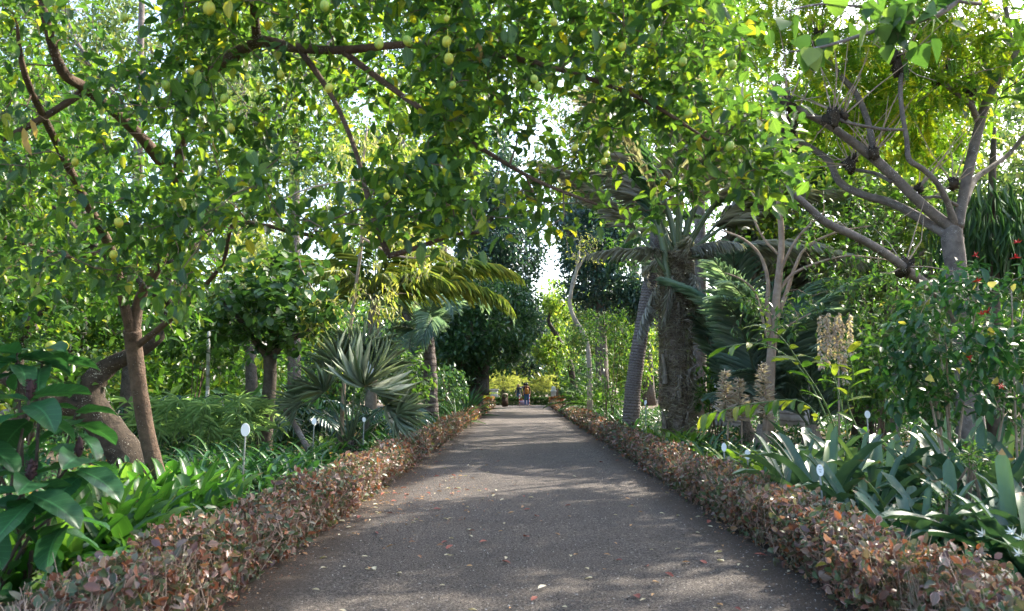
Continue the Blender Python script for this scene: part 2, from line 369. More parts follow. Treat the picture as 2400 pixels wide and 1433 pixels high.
# ---------------------------------------------------------------- the setting: ground, path
PX0, PX1, PEND = -1.93, 2.10, 62.5
def ground_mat():
    m, t, out = new_mat('bed_soil')
    n1 = noise(t, .6, 5); n2 = noise(t, 22, 5, .7)
    col = mixc(t, n1, (.055, .042, .03), (.11, .085, .06))
    col = mixc(t, ramp(t, n2, [(.5, (0, 0, 0)), (.62, (1, 1, 1))]), col, (.16, .115, .07))
    p = t.nodes.new('ShaderNodeBsdfPrincipled'); t.links.new(col, p.inputs['Base Color']); p.inputs['Roughness'].default_value = .95
    b = t.nodes.new('ShaderNodeBump'); b.inputs['Strength'].default_value = .8; b.inputs['Distance'].default_value = .04
    t.links.new(n2, b.inputs['Height']); t.links.new(b.outputs[0], p.inputs['Normal']); t.links.new(p.outputs[0], out.inputs[0]); return m
def path_mat():
    m, t, out = new_mat('path_grit')
    fine = noise(t, 52, 5, .85); mid = noise(t, 13, 6, .75); big = noise(t, .55, 5, .62)
    tc = t.nodes.new('ShaderNodeTexCoord'); vo = t.nodes.new('ShaderNodeTexVoronoi'); vo.inputs['Scale'].default_value = 110.0
    t.links.new(tc.outputs['Object'], vo.inputs['Vector'])
    col = ramp(t, fine, [(.37, (.019, .016, .0135)), (.5, (.085, .0735, .064)), (.62, (.26, .228, .2))])
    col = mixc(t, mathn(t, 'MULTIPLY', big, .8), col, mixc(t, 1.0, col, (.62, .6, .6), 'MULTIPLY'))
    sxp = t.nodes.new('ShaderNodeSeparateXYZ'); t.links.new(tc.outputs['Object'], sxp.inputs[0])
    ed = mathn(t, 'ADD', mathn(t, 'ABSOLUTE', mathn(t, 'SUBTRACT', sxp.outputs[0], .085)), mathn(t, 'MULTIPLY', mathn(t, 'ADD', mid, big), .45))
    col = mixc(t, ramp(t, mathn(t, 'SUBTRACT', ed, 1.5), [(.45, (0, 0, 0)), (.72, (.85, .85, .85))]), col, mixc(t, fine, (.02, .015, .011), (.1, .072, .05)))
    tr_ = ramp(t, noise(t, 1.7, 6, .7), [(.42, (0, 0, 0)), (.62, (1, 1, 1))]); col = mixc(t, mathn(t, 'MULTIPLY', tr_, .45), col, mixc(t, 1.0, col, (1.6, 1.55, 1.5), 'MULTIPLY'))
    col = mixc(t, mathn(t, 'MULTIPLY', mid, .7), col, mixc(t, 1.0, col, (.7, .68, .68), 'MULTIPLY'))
    grit = ramp(t, vo.outputs[0], [(.1, (1, 1, 1)), (.35, (0, 0, 0))])
    p = t.nodes.new('ShaderNodeBsdfPrincipled'); t.links.new(col, p.inputs['Base Color']); p.inputs['Roughness'].default_value = .85; p.inputs['Specular IOR Level'].default_value = .3
    b = t.nodes.new('ShaderNodeBump'); b.inputs['Strength'].default_value = .9; b.inputs['Distance'].default_value = .02
    h = mathn(t, 'ADD', mathn(t, 'MULTIPLY', grit, .5), mathn(t, 'ADD', fine, mid))
    t.links.new(h, b.inputs['Height']); t.links.new(b.outputs[0], p.inputs['Normal']); t.links.new(p.outputs[0], out.inputs[0]); return m
M['soil'] = ground_mat(); M['path'] = path_mat()
def sheet(name, x0, x1, y0, y1, z, nx, ny, mat, amp=0.0):
    xs = np.linspace(x0, x1, nx + 1); ys = np.linspace(y0, y1, ny + 1)
    X, Y = np.meshgrid(xs, ys)
    Z = np.full_like(X, z) + amp * (np.sin(X * 2.1 + 1.3 * np.sin(Y * .7)) + np.sin(Y * 1.7 + X * .9)) * .5
    g = Geo(); i = np.arange(ny)[:, None] * (nx + 1); j = np.arange(nx)[None]
    g.add(np.stack([X, Y, Z], -1).reshape(-1, 3), [np.stack([i + j, i + j + 1, i + nx + 2 + j, i + nx + 1 + j], -1).reshape(-1, 4)])
    return g.build(name, mat, kind='structure')
sheet('ground', -400, 400, -300, 600, -.012, 40, 40, M['soil'])
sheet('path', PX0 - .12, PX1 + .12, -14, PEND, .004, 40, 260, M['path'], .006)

# loose grit on the near path
def grit():
    g = Geo(); n = 30000
    y = 4.3 + 16 * RNG.random(n) ** 1.6; x = PX0 + (PX1 - PX0) * RNG.random(n)
    pos = np.stack([x, y, np.full(n, .008)], 1)
    octa = Tmpl([(0, 0, .6), (1, .1, 0), (.1, 1, .05), (-.9, .1, 0), (0, -1, -.05)], [(0, 0, 0)] * 5, [[(0, 1, 2), (0, 2, 3), (0, 3, 4), (0, 4, 1)]])
    d = rvec(n); d[:, 2] *= .2
    s = .003 + .008 * RNG.random(n) ** 2.5
    g.leaves(octa, pos, d, np.array([[0, 0, 1.]]).repeat(n, 0), s, s * .7)
    m, t, out = new_mat('grit_stone')
    at = t.nodes.new('ShaderNodeAttribute'); at.attribute_name = 'lu'; sx = t.nodes.new('ShaderNodeSeparateXYZ'); t.links.new(at.outputs['Vector'], sx.inputs[0])
    p = t.nodes.new('ShaderNodeBsdfPrincipled'); t.links.new(ramp(t, sx.outputs[2], [(0, (.025, .022, .02)), (.5, (.1, .09, .08)), (.85, (.22, .2, .18)), (1, (.42, .39, .35))]), p.inputs['Base Color']); p.inputs['Roughness'].default_value = .9
    t.links.new(p.outputs[0], out.inputs[0])
    o = g.build('gravel', m, smooth=False, kind='stuff'); o['label'] = 'loose grey grit scattered over the near path'; o['category'] = 'gravel'
grit()

# ---------------------------------------------------------------- plant builders
def grow(limbs, attr, twig_r=.006, sag=.0, rng=RNG, max_r=.03):
    """join every attractor to the nearest point of the skeleton; returns polylines, radii, end points and end directions"""
    nodes = []; rads = []
    for L in limbs:
        pts = [p for p, _ in L]; rr = [r for _, r in L]
        for a, b, ra, rb in zip(pts[:-1], pts[1:], rr[:-1], rr[1:]):
            k = max(2, int((b - a).length / .25))
            for i in range(k):
                u = (i + 1) / k; nodes.append(tuple(a.lerp(b, u))); rads.append(ra + (rb - ra) * u)
    N = len(nodes); cap = N + 3 * len(attr) + 4
    A = np.full((cap, 3), 1e9); A[:N] = nodes; RR = np.zeros(cap); RR[:N] = rads
    attr = np.asarray(attr, float)
    d0 = np.array([np.min(((A[:N] - a) ** 2).sum(1)) for a in attr]) if len(attr) else np.zeros(0)
    lines = []; ends = []; dirs = []
    for idx in np.argsort(d0):
        a = attr[idx]
        i = int(np.argmin(((A[:N] - a) ** 2).sum(1))); s = A[i]; ln = float(np.linalg.norm(a - s))
        if ln < 1e-3: continue
        j = rng.normal(size=(2, 3)) * ln * .1
        m1 = s + (a - s) * .35 + j[0] + np.array([0, 0, .06 * ln]); m2 = s + (a - s) * .7 + j[1] + np.array([0, 0, .05 * ln])
        r0 = min(max(RR[i] * .7, twig_r), twig_r + .014 * ln, max_r); r1 = twig_r * .55
        lines.append(([s, m1, m2, a], [r0, r0 * .75 + r1 * .25, r0 * .4 + r1 * .6, r1]))
        A[N] = m1; RR[N] = r0 * .7; A[N + 1] = m2; RR[N + 1] = r0 * .5; A[N + 2] = a; RR[N + 2] = r1; N += 3
        ends.append(a); dirs.append(a - m2)
    return lines, np.array(ends).reshape(-1, 3), nrm(np.array(dirs).reshape(-1, 3))

def spray(ends, dirs, n, spread, L, W, droop=.2, upness=1.0, jit=.35, rng=RNG, along=.6):
    """n leaves round each twig end"""
    k = len(ends) * n
    e = np.repeat(ends, n, 0); d = np.repeat(dirs, n, 0)
    pos = e - d * (rng.random(k) * spread * along)[:, None] + rng.normal(size=(k, 3)) * spread * .35
    ld = nrm(d * .45 + rvec(k, rng) * .9 + np.array([0, 0, -droop]))
    up = nrm(rvec(k, rng) * jit * 1.6 + np.array([0, 0, upness]))
    ll = L * (.65 + .6 * rng.random(k)); return pos, ld, up, ll, W * ll / L * (.85 + .3 * rng.random(k))

def lobes(px0, py0, px1, py1, Y0, Y1, n, gap=.0, freq=1.0, power=.5, rng=RNG, seed=0.0, poly=None, holes=()):
    """points in an uneven ellipsoid spanning a pixel box and a depth range (box=True when poly given)"""
    out = []; c = 0
    while c < n:
        k = 2 * n
        if poly is None:
            d = rvec(k, rng) * (rng.random(k) ** (power * .66))[:, None]
            px = (px0 + px1) / 2 + (px1 - px0) / 2 * d[:, 0]; py = (py0 + py1) / 2 + (py1 - py0) / 2 * d[:, 2]; Y = (Y0 + Y1) / 2 + (Y1 - Y0) / 2 * d[:, 1]
            ok = np.ones(k, bool)
        else:
            px = px0 + (px1 - px0) * rng.random(k); py = py0 + (py1 - py0) * rng.random(k); Y = Y0 + (Y1 - Y0) * rng.random(k)
            ok = inpoly(px, py, poly)
        w = PA(px, py, Y)
        if gap > 0:
            f = np.sin(w[:, 0] * 1.7 * freq + seed) + np.sin(w[:, 1] * 1.3 * freq + 2 * seed + w[:, 2]) + np.sin(w[:, 2] * 2.1 * freq + .7 * seed + w[:, 0] * .5)
            ok &= f > -3 + 6 * gap * (.6 + .8 * rng.random(k))
        for hx, hy, hr in holes: ok &= ((px - hx) ** 2 + (py - hy) ** 2) > (hr * (.7 + .6 * rng.random(k))) ** 2
        w = w[ok & (w[:, 2] > .05)]
        out.append(w); c += len(w)
    return np.concatenate(out)[:n]
def inpoly(px, py, poly):
    ins = np.zeros(len(px), bool); q = poly[-1]
    for p in poly:
        c = ((p[1] > py) != (q[1] > py)) & (px < (q[0] - p[0]) * (py - p[1]) / (q[1] - p[1] + 1e-9) + p[0])
        ins ^= c; q = p
    return ins

def smooth_line(pts, k=4):
    """Catmull-Rom through (Vector, radius)"""
    out = []
    n = len(pts)
    for i in range(n - 1):
        p0, p1, p2, p3 = pts[max(i - 1, 0)], pts[i], pts[i + 1], pts[min(i + 2, n - 1)]
        for j in range(k):
            t = j / k
            v = .5 * ((2 * p1[0]) + (p2[0] - p0[0]) * t + (2 * p0[0] - 5 * p1[0] + 4 * p2[0] - p3[0]) * t * t + (3 * p1[0] - p0[0] - 3 * p2[0] + p3[0]) * t ** 3)
            out.append((v, p1[1] + (p2[1] - p1[1]) * t))
    out.append(pts[-1]); return out
def limb(spec, k=4):
    return smooth_line([(P(a, b, y), r) for a, b, y, r in spec], k)

def plant(name, label, cat, base, limbs, attr, leaf, mat, bark, twig=None, n=8, L=.1, W=.05, spread=.2, droop=.2, group=None, n_obj=0, twig_r=.006, trunk_seg=10, jit=.07, leafname='leaf', trunkname='trunk', upness=1.0, ujit=.35, max_r=.03, seg=3, leaf2=None):
    """a woody plant: trunk, limbs, twigs, foliage; the n_obj leaves that show largest are objects of their own"""
    o = empty(name, base, label, cat, group)
    for i, Lb in enumerate(limbs):
        g = Geo(); g.tube([p for p, _ in Lb], [r for _, r in Lb], trunk_seg if i == 0 else max(6, trunk_seg - 3), jit=jit)
        g.build(trunkname if i == 0 else 'limb', bark, o)
    lines, ends, dirs = grow(limbs, attr, twig_r, max_r=max_r)
    g = Geo()
    for pts, rr in lines: g.tube(pts, rr, seg, cap=False)
    if lines: g.build('twigs', twig or bark, o, kind='stuff')
    pos, ld, up, ll, ww = spray(ends, dirs, n, spread, L, W, droop, upness, ujit)
    ok = pos[:, 2] > .03
    pos, ld, up, ll, ww = pos[ok], ld[ok], up[ok], ll[ok], ww[ok]
    idx = np.zeros(len(pos), bool)
    if n_obj:
        sz = ll / np.linalg.norm(pos - np.array([0, 0, CAM_H]), axis=1); sz[~inframe(pos)] = 0
        pick = np.argsort(-sz)[:n_obj]; idx[pick] = True
        me = tmpl_mesh(leafname, leaf, mat)
        for i in pick: put(leafname, me, frame(pos[i], ld[i], up[i], ll[i], ww[i]), o)
    g = Geo(); k = ~idx
    if leaf2 is not None:
        h2 = k & (RNG.random(len(k)) < .45); k = k & ~h2; g.leaves(leaf2, pos[h2], ld[h2], up[h2], ll[h2] * .95, ww[h2])
    g.leaves(leaf, pos[k], ld[k], up[k], ll[k], ww[k])
    g.build('foliage', mat, o, kind='stuff')
    return o, ends

# strap leaves, rosettes
def strap_mesh(name, L, W, rise, droop, mat, n=7, channel=.25, tip=.5, base=.8, wav=0.0, seed=0, across=3):
    rg = np.random.default_rng(seed)
    ts = np.linspace(0, 1, n + 1); a = rise - droop * ts ** 1.4
    st = L / n; x = np.concatenate([[0], np.cumsum(np.cos(a[:-1]) * st)]); z = np.concatenate([[0], np.cumsum(np.sin(a[:-1]) * st)])
    w = W * .5 * (base + (1 - base) * np.sin(np.pi * np.minimum(ts * 1.2, .5))) * np.where(ts > tip, np.sqrt(np.maximum(1 - ((ts - tip) / (1.0001 - tip)) ** 2, 0)), 1)
    us = np.linspace(-1, 1, across); v = []; lu = []
    yaw = rg.normal() * .06
    for i in range(n + 1):
        for u in us:
            zz = z[i] + channel * w[i] * abs(u) + wav * W * math.sin(ts[i] * 14 + 3 * u) * abs(u)
            v.append((x[i] - math.sin(a[i]) * channel * w[i] * abs(u), u * w[i] + yaw * x[i] * ts[i] * 2, zz)); lu.append((ts[i], u, 0))
    i = np.arange(n)[:, None] * across; j = np.arange(across - 1)[None]
    g = Geo(); g.add(v, [np.stack([i + j, i + across + j, i + across + 1 + j, i + 1 + j], -1).reshape(-1, 4)], lu)
    return g.mesh(name, mat)
def rosette(name, label, cat, base, meshes, n, el0, el1, s0=.8, s1=1.15, group=None, leafname='leaf', r0=.03, rng=random, twist=.15):
    o = empty(name, base, label, cat, group)
    for i in range(n):
        u = (i + rng.random() * .6) / n
        az = i * 2.39996 + rng.random() * .5; el = el1 + (el0 - el1) * u + rng.uniform(-.08, .08); s = rng.uniform(s0, s1)
        Mx = Matrix.Translation(Vector(base)) @ Matrix.Rotation(az, 4, 'Z') @ Matrix.Translation((r0 * (1.2 - u), 0, .01)) @ Matrix.Rotation(-el, 4, 'Y') @ Matrix.Rotation(rng.uniform(-twist, twist), 4, 'X') @ Matrix.Diagonal((s, s * rng.uniform(.85, 1.15), s, 1))
        put(leafname, meshes[i % len(meshes)], Mx, o)
    return o

# palm fronds
def frond_mesh(name, L, droop, nleaf, ll, lw, mats, ang=55, hang=.35, rise=0.0, r=.018, start=.15, seed=0, v=.25, tipcurl=0.0, expo=1.5):
    rg = np.random.default_rng(seed); g = Geo(); n = 14
    ts = np.linspace(0, 1, n + 1); a = rise - droop * ts ** expo - tipcurl * np.maximum(ts - .7, 0) ** 1.2 * 3
    st = L / n; x = np.concatenate([[0], np.cumsum(np.cos(a[:-1]) * st)]); z = np.concatenate([[0], np.cumsum(np.sin(a[:-1]) * st)])
    c = np.stack([x, np.zeros(n + 1), z], 1)
    g.tube(c, np.linspace(r, r * .2, n + 1), 5, mi=1)
    t = np.repeat(np.linspace(start, .99, nleaf), 2) + rg.normal(size=2 * nleaf) * .004; t = np.clip(t, 0, 1)
    side = np.tile([1., -1.], nleaf)
    pos = np.stack([np.interp(t, ts, c[:, k]) for k in range(3)], 1)
    aa = np.interp(t, ts, a); T = np.stack([np.cos(aa), 0 * aa, np.sin(aa)], 1); U = np.stack([-np.sin(aa), 0 * aa, np.cos(aa)], 1); S = np.array([[0, 1., 0]]) * side[:, None]
    an = R(ang) * (1 - .45 * t) + rg.normal(size=len(t)) * .06
    d = T * np.cos(an)[:, None] + S * np.sin(an)[:, None] + U * v + np.array([0, 0, -1]) * (hang * (1 + .3 * rg.normal(size=len(t))))[:, None]
    ln = ll * (np.sin(np.pi * (.18 + .72 * t)) ** .7) * (.9 + .2 * rg.random(len(t)))
    g.leaves(T_BLADE, pos, nrm(d), U + .25 * rg.normal(size=U.shape), ln, lw, rng=rg)
    return g.mesh(name, mats)
def fan_mesh(name, Lp, Rr, n, spread, mats, seed=0, droop=.1, w=.05, pr=.012, arch=.25):
    rg = np.random.default_rng(seed); g = Geo()
    ts = np.linspace(0, 1, 8); c = np.stack([Lp * ts, 0 * ts, -arch * Lp * ts ** 2], 1)
    g.tube(c, np.linspace(pr * 1.5, pr, 8), 5, mi=1)
    hub = c[-1]; th = np.linspace(-spread, spread, n) + rg.normal(size=n) * .02
    d = np.stack([np.cos(th), np.sin(th), .12 * np.abs(np.sin(th)) + .05 * (-1.) ** np.arange(n) - .2], 1)
    ln = Rr * (.72 + .28 * np.cos(th * .8)) * (.9 + .18 * rg.random(n))
    t = leaf_tmpl([.12, .45, .8], [.3, .5, .26], fold=.9, curl=droop)
    up = np.array([[0, 0, 1.]]).repeat(n, 0) + rg.normal(size=(n, 3)) * .2
    g.leaves(t, np.repeat(hub[None], n, 0), nrm(d), up, ln, w, rng=rg)
    return g.mesh(name, mats)
def aim(p, d, roll=0.0, s=1.0):
    """matrix that takes +x to d with z as far up as it can"""
    x = Vector(d).normalized(); y = Vector((0, 0, 1)).cross(x)
    y = y.normalized() if y.length > 1e-4 else Vector((0, 1, 0)); z = x.cross(y)
    return Matrix.Translation(Vector(p)) @ Matrix((x, y, z)).transposed().to_4x4() @ Matrix.Rotation(roll, 4, 'X') @ Matrix.Diagonal((s, s, s, 1))
def crown_of(o, top, meshes, n, el0, el1, az0=0.0, s=(.85, 1.1), name='frond', rng=random, r0=.0):
    for i in range(n):
        u = (i + .5) / n; az = az0 + i * 2.39996 + rng.uniform(-.2, .2); el = el1 + (el0 - el1) * u
        d = Vector((math.cos(az) * math.cos(el), math.sin(az) * math.cos(el), math.sin(el)))
        put(name, meshes[i % len(meshes)], aim(Vector(top) + d * r0, d, rng.uniform(-.25, .25), rng.uniform(*s)), o)

# ---------------------------------------------------------------- clipped hedges along the path
def hedge(label, x0, x1, y0, y1, h, seed, path_side, n_obj=300, colour='hedge', dens=1.0, axis='y', name='hedge', colr=None):
    rg = np.random.default_rng(seed)
    cx = (x0 + x1) / 2
    o = empty(name, ((x0 + x1) / 2, max(y0, 4), 0) if axis == 'y' else (cx, (y0 + y1) / 2, 0), label, 'hedge')
    P_, D_, U_, S_ = [], [], [], []
    zones = [(y0, 9, 1900, .052), (9, 16, 1150, .06), (16, 30, 520, .08), (30, y1, 220, .11)] if axis == 'y' else [(y0, y1, 150, .12)]
    for a, b, k, sz in zones:
        a = max(a, y0); b = min(b, y1)
        if b <= a: continue
        w = x1 - x0; per = w + 2 * h
        n = int((b - a) * per * k * dens) if axis == 'y' else int(w * 1.1 * k * dens)
        y = a + (b - a) * rg.random(n); u = rg.random(n) * per
        lump = .04 * np.sin(y * 2.3 + seed) + .04 * np.sin(y * 5.1 + 2 * seed) + .03 * np.sin(y * 11.7) + .02 * np.sin(y * 23.3 + seed)
        if axis != 'y': u = rg.random(n) * per
        inset = np.abs(rg.normal(size=n)) * .08 - .03 - .05 * rg.random(n) ** 6 - .03 * np.sin(y * 7.7 + 3 * np.sin(y * 3.1)) * (rg.random(n) < .5)
        side = np.where(u < h, 0, np.where(u < h + w, 1, 2))
        x = np.where(side == 0, x0 + inset + lump * .5, np.where(side == 1, x0 + (u - h), x1 - inset + lump * .5))
        if axis != 'y': x = x0 + w * rg.random(n); y = np.where(rg.random(n) < .6, y0 + inset, y0 + (y1 - y0) * rg.random(n))
        z = np.where(side == 1, h - inset + lump, np.where(side == 0, u, per - u) + lump * .4)
        if axis != 'y': z = np.where(rg.random(n) < .7, rg.random(n) * h, h - inset)
        z = np.clip(z, .03, None); edge = np.minimum(np.abs(z - h), .12) / .12
        nx = np.where(side == 0, -1., np.where(side == 2, 1., 0)); nz = np.where(side == 1, 1., .25)
        nor = np.stack([nx, np.zeros(n), nz], 1)
        if axis != 'y': nor = np.array([[0, -1., .5]]).repeat(n, 0)
        P_.append(np.stack([x, y, z], 1)); D_.append(nrm(nor * .5 + rvec(n, rg) * 1.1 + np.array([0, 0, -.15]))); U_.append(nrm(nor + rvec(n, rg) * 1.0)); S_.append(sz * (.45 + 1.1 * rg.random(n) ** 1.6))
    pos, d, up, s = map(np.concatenate, (P_, D_, U_, S_))
    if axis == 'y':
        kp = (pos[:, 2] > h * .62) | (rg.random(len(pos)) < .45 + .55 * pos[:, 2] / (h * .62)); pos, d, up, s = pos[kp], d[kp], up[kp], s[kp]
    idx = np.zeros(len(pos), bool)
    if n_obj:
        q = s / np.linalg.norm(pos - np.array([0, 0, CAM_H]), axis=1); q[~inframe(pos)] = 0
        pick = np.argsort(-q)[:n_obj]; idx[pick] = True
        me = tmpl_mesh('leaf', T_LEMON, M[colour])
        for i in pick: put('leaf', me, frame(pos[i], d[i], up[i], s[i], s[i] * .62), o)
    g = Geo(); k = ~idx; near = k & (pos[:, 1] < 16); far = k & (pos[:, 1] >= 16)
    h2 = near & (rg.random(len(near)) < .5); h1 = near & ~h2
    g.leaves(T_LEMON2, pos[h2], d[h2], up[h2], s[h2], s[h2] * .66, rng=rg)
    g.leaves(T_MID, pos[h1], d[h1], up[h1], s[h1], s[h1] * .6, rng=rg)
    g.leaves(T_FLAT, pos[far], d[far], up[far], s[far], s[far] * .62, rng=rg)
    g.build('foliage', M[colour], o, kind='stuff')
    g = Geo()                                           # the woody stems inside
    ns = int(210 * (min(y1, 16) - y0)) if axis == 'y' else 30
    ys = y0 + (min(y1, 26) - y0) * rg.random(ns) ** 1.3
    for y in ys:
        xb = cx + rg.uniform(-1, 1) * (x1 - x0) * .46; yy = y if axis == 'y' else (y0 + y1) / 2
        if axis != 'y': xb = x0 + (x1 - x0) * rg.random()
        b = np.array([xb, yy, 0]); e = b + np.array([rg.normal() * .16, rg.normal() * .16, h * (.7 + .45 * rg.random())])
        if axis == 'y': e[0] = min(max(e[0], x0 - .02), x1 + .02)
        m = (b + e) / 2 + rg.normal(size=3) * .04
        g.tube([b, m, e], [.005, .0035, .0018], 3, cap=False)
        f = m + rg.normal(size=3) * .1 + np.array([0, 0, .08]); g.tube([m, (m + f) / 2 + rg.normal(size=3) * .01, f], [.003, .0024, .0015], 3, cap=False)
    g.build('stems', M['twigpale'], o, kind='stuff')
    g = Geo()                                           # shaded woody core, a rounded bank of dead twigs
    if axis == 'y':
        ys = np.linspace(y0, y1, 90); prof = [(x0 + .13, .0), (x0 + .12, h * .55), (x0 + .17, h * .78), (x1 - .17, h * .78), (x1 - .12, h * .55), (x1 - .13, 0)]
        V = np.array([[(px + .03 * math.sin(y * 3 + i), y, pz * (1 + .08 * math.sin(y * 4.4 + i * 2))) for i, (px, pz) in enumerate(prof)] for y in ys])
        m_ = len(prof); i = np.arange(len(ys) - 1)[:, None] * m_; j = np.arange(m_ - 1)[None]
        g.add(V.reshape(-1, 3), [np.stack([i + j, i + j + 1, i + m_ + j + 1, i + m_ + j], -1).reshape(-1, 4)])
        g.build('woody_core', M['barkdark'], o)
    return o
HW, HH = .4, .42
hedge('clipped reddish-brown hedge with pale pink leaf edges bordering the path on the lemon tree side', PX0 - HW, PX0, 3.2, 57.5, HH, 3, 1)
hedge('clipped reddish-brown hedge bordering the path on the bromeliad side', PX1, PX1 + HW, 3.2, 58.5, HH, 5, -1)
hedge('low dark green clipped hedge closing the far end of the path behind the people', -2.6, 2.7, 63.4, 64.0, .5, 9, -1, n_obj=0, colour='fresh', dens=6, axis='x')
M['orange'] = leaf_mat('orange_leaf', [(0, (.3, .1, .03)), (.6, (.45, .16, .05)), (1, (.5, .25, .1))], trans=.4, rough=.45)
hedge('orange-red end of clipped hedge beside the brown bin', -3.3, -2.05, 59.2, 60.2, .62, 21, -1, n_obj=0, colour='orange', dens=8, axis='x', name='hedge_end')
hedge('orange-red hedge corner closing the bromeliad side at the path end', 2.1, 3.1, 59.6, 60.6, .62, 23, -1, n_obj=0, colour='orange', dens=8, axis='x', name='hedge_end')
# ---------------------------------------------------------------- trees on the lemon tree side
def lemon_tree():
    tr = limb([(392, 1215, 9.3, .115), (372, 1130, 9.25, .1), (345, 1020, 9.2, .09), (325, 900, 9.1, .086), (314, 815, 9.05, .092), (310, 775, 9.0, .098)], 5)
    lb = [limb([(310, 785, 9.0, .08), (285, 690, 8.8, .06), (262, 590, 8.4, .06), (200, 470, 7.8, .05), (130, 330, 7.0, .04), (60, 180, 6.2, .03), (40, 60, 5.9, .012)]),
          limb([(312, 790, 9.0, .085), (328, 700, 8.95, .07), (372, 620, 8.7, .068), (402, 540, 8.4, .078), (414, 442, 8.0, .075), (364, 362, 7.6, .07), (300, 290, 7.2, .06), (205, 210, 6.8, .055), (145, 165, 6.5, .05), (100, 20, 6.2, .04), (60, -160, 6., .02)]),
          limb([(414, 442, 8.0, .07), (430, 300, 7.3, .068), (465, 190, 6.8, .068), (552, 130, 6.4, .07), (603, 98, 6.2, .068), (690, 112, 6.0, .052), (800, 118, 5.7, .042), (960, 105, 5.4, .034), (1120, 122, 5.2, .028), (1300, 160, 5.0, .023), (1500, 230, 4.9, .018), (1660, 330, 4.9, .012)]),
          limb([(603, 98, 6.2, .05), (595, 0, 6.0, .045), (600, -120, 5.8, .032), (640, -260, 5.6, .02)]),
          limb([(316, 815, 9.05, .055), (390, 757, 8.8, .042), (446, 706, 8.5, .034), (520, 620, 7.9, .027), (545, 530, 7.4, .026), (610, 527, 7.1, .026), (690, 545, 6.8, .028), (780, 560, 6.5, .018)]),
          limb([(700, 112, 6.0, .04), (780, 230, 5.7, .024), (835, 360, 5.5, .022), (868, 490, 5.35, .024), (906, 588, 5.25, .027), (925, 596, 5.2, .025), (1000, 573, 5.1, .02), (1060, 552, 5.0, .018), (1130, 545, 4.9, .012)]),
          limb([(800, 118, 5.7, .034), (950, 230, 5.5, .028), (1100, 330, 5.3, .023), (1250, 420, 5.1, .017), (1400, 480, 5.0, .012)]),
          limb([(205, 210, 6.8, .045), (60, 300, 6.6, .036), (-120, 380, 6.4, .03), (-300, 420, 6.3, .02)]),
          limb([(262, 590, 8.4, .045), (150, 600, 8.0, .035), (20, 560, 7.6, .03), (-120, 540, 7.4, .02)])]
    poly = [(-500, -300), (1500, -300), (1690, -60), (1740, 60), (1760, 190), (1830, 260), (1840, 380), (1890, 425), (1850, 480), (1680, 460), (1630, 530), (1560, 505), (1330, 500), (1270, 565), (1180, 545), (1060, 535), (960, 545), (820, 545), (700, 535), (560, 540), (470, 600), (440, 720), (300, 690), (160, 660), (0, 700), (-300, 720), (-500, 600)]
    holes = [(1190, 380, 85), (1120, 420, 50), (925, 80, 60), (300, 60, 75), (545, 200, 60), (1310, 230, 55), (700, 440, 55), (480, 380, 60), (1500, 380, 50), (240, 430, 60), (880, 300, 40), (640, 60, 40), (560, 480, 45), (1280, 60, 40)]
    def region(n, a, b, Ya, Yb, gap=.36, s=1.0): return lobes(a, -300, b, 730, Ya, Yb, n, gap, 1.5, poly=poly, holes=holes, seed=s)
    at = np.concatenate([region(700, -500, 520, 5.2, 8.4, .34, 1.), region(700, 400, 1100, 4.6, 7.0, .34, 2.), region(620, 1000, 1900, 4.3, 6.2, .31, 3.), region(230, -300, 520, 4.8, 7.4, .3, 9.)])
    o, ends = plant('lemon_tree', 'large spreading lemon tree with smooth leaning trunk and fruiting crown arching over the path', 'tree', tr[0][0] * 1.0, [tr] + [[(p_, r_ * (.85 if i_ < 2 else .75)) for p_, r_ in l_] for i_, l_ in enumerate(lb)], at, T_LEMON, M['lemon'], M['bark'], M['twig'], n=10, L=.104, W=.056, spread=.22, droop=.25, n_obj=300, twig_r=.0045, trunk_seg=14, jit=.025, max_r=.014, seg=4, leaf2=T_LEMON2)
    fr = [(490, 20, 36, 0), (293, 42, 22, 1), (448, 167, 18, 0), (388, 200, 25, 1), (526, 231, 24, 1), (658, 175, 22, 0), (771, 207, 24, 0), (888, 103, 27, 1), (955, 96, 27, 1), (1047, 98, 28, 0), (1052, 138, 28, 0), (761, 14, 28, 1), (835, 258, 20, 1), (1061, 200, 20, 1), (1252, 186, 22, 1), (1262, 205, 22, 1), (1290, 203, 18, 1), (1298, 52, 22, 0), (1458, 110, 24, 0), (1348, 346, 18, 0), (1422, 362, 18, 0), (1416, 378, 18, 0), (1716, 153, 25, 1), (1613, 267, 24, 1), (1711, 343, 24, 1), (1576, 428, 20, 1), (176, 380, 20, 0), (278, 522, 24, 0), (266, 597, 22, 0), (541, 300, 22, 0), (1600, 145, 24, 1), (1165, 425, 16, 0), (1258, 352, 16, 1), (1047, 44, 18, 0), (906, 460, 18, 0)]
    meshes = []
    for mt in ('lemonfruit', 'limefruit'):
        g = Geo(); n = 9; pr = []
        for i in range(n + 1):
            t = i / n; r = math.sin(math.pi * t) ** .8 * .95; z = -math.cos(math.pi * t) * 1.12
            pr.append((max(r, .001), z - (.18 if i == 0 else 0)))
        g.lathe(pr, seg=12); g.tube([(0, 0, 1.0), (.1, 0, 1.7), (.3, .1, 2.6)], [.12, .09, .07], 5)
        meshes.append(g.mesh('lemon', M[mt]))
    for px, py, dm, k in fr:
        Y = 4.3 if px > 700 else 5.0
        c = P(px, py, Y * random.uniform(.95, 1.05)); r = dm / 2 * c.y / FPX * .88
        put('lemon', meshes[k], Matrix.Translation(c) @ Euler((random.uniform(-.4, .4), random.uniform(-.4, .4), random.uniform(0, 6))).to_matrix().to_4x4() @ Matrix.Diagonal((r, r, r, 1)), o)
    g = Geo()                                              # a few dead hanging leaves
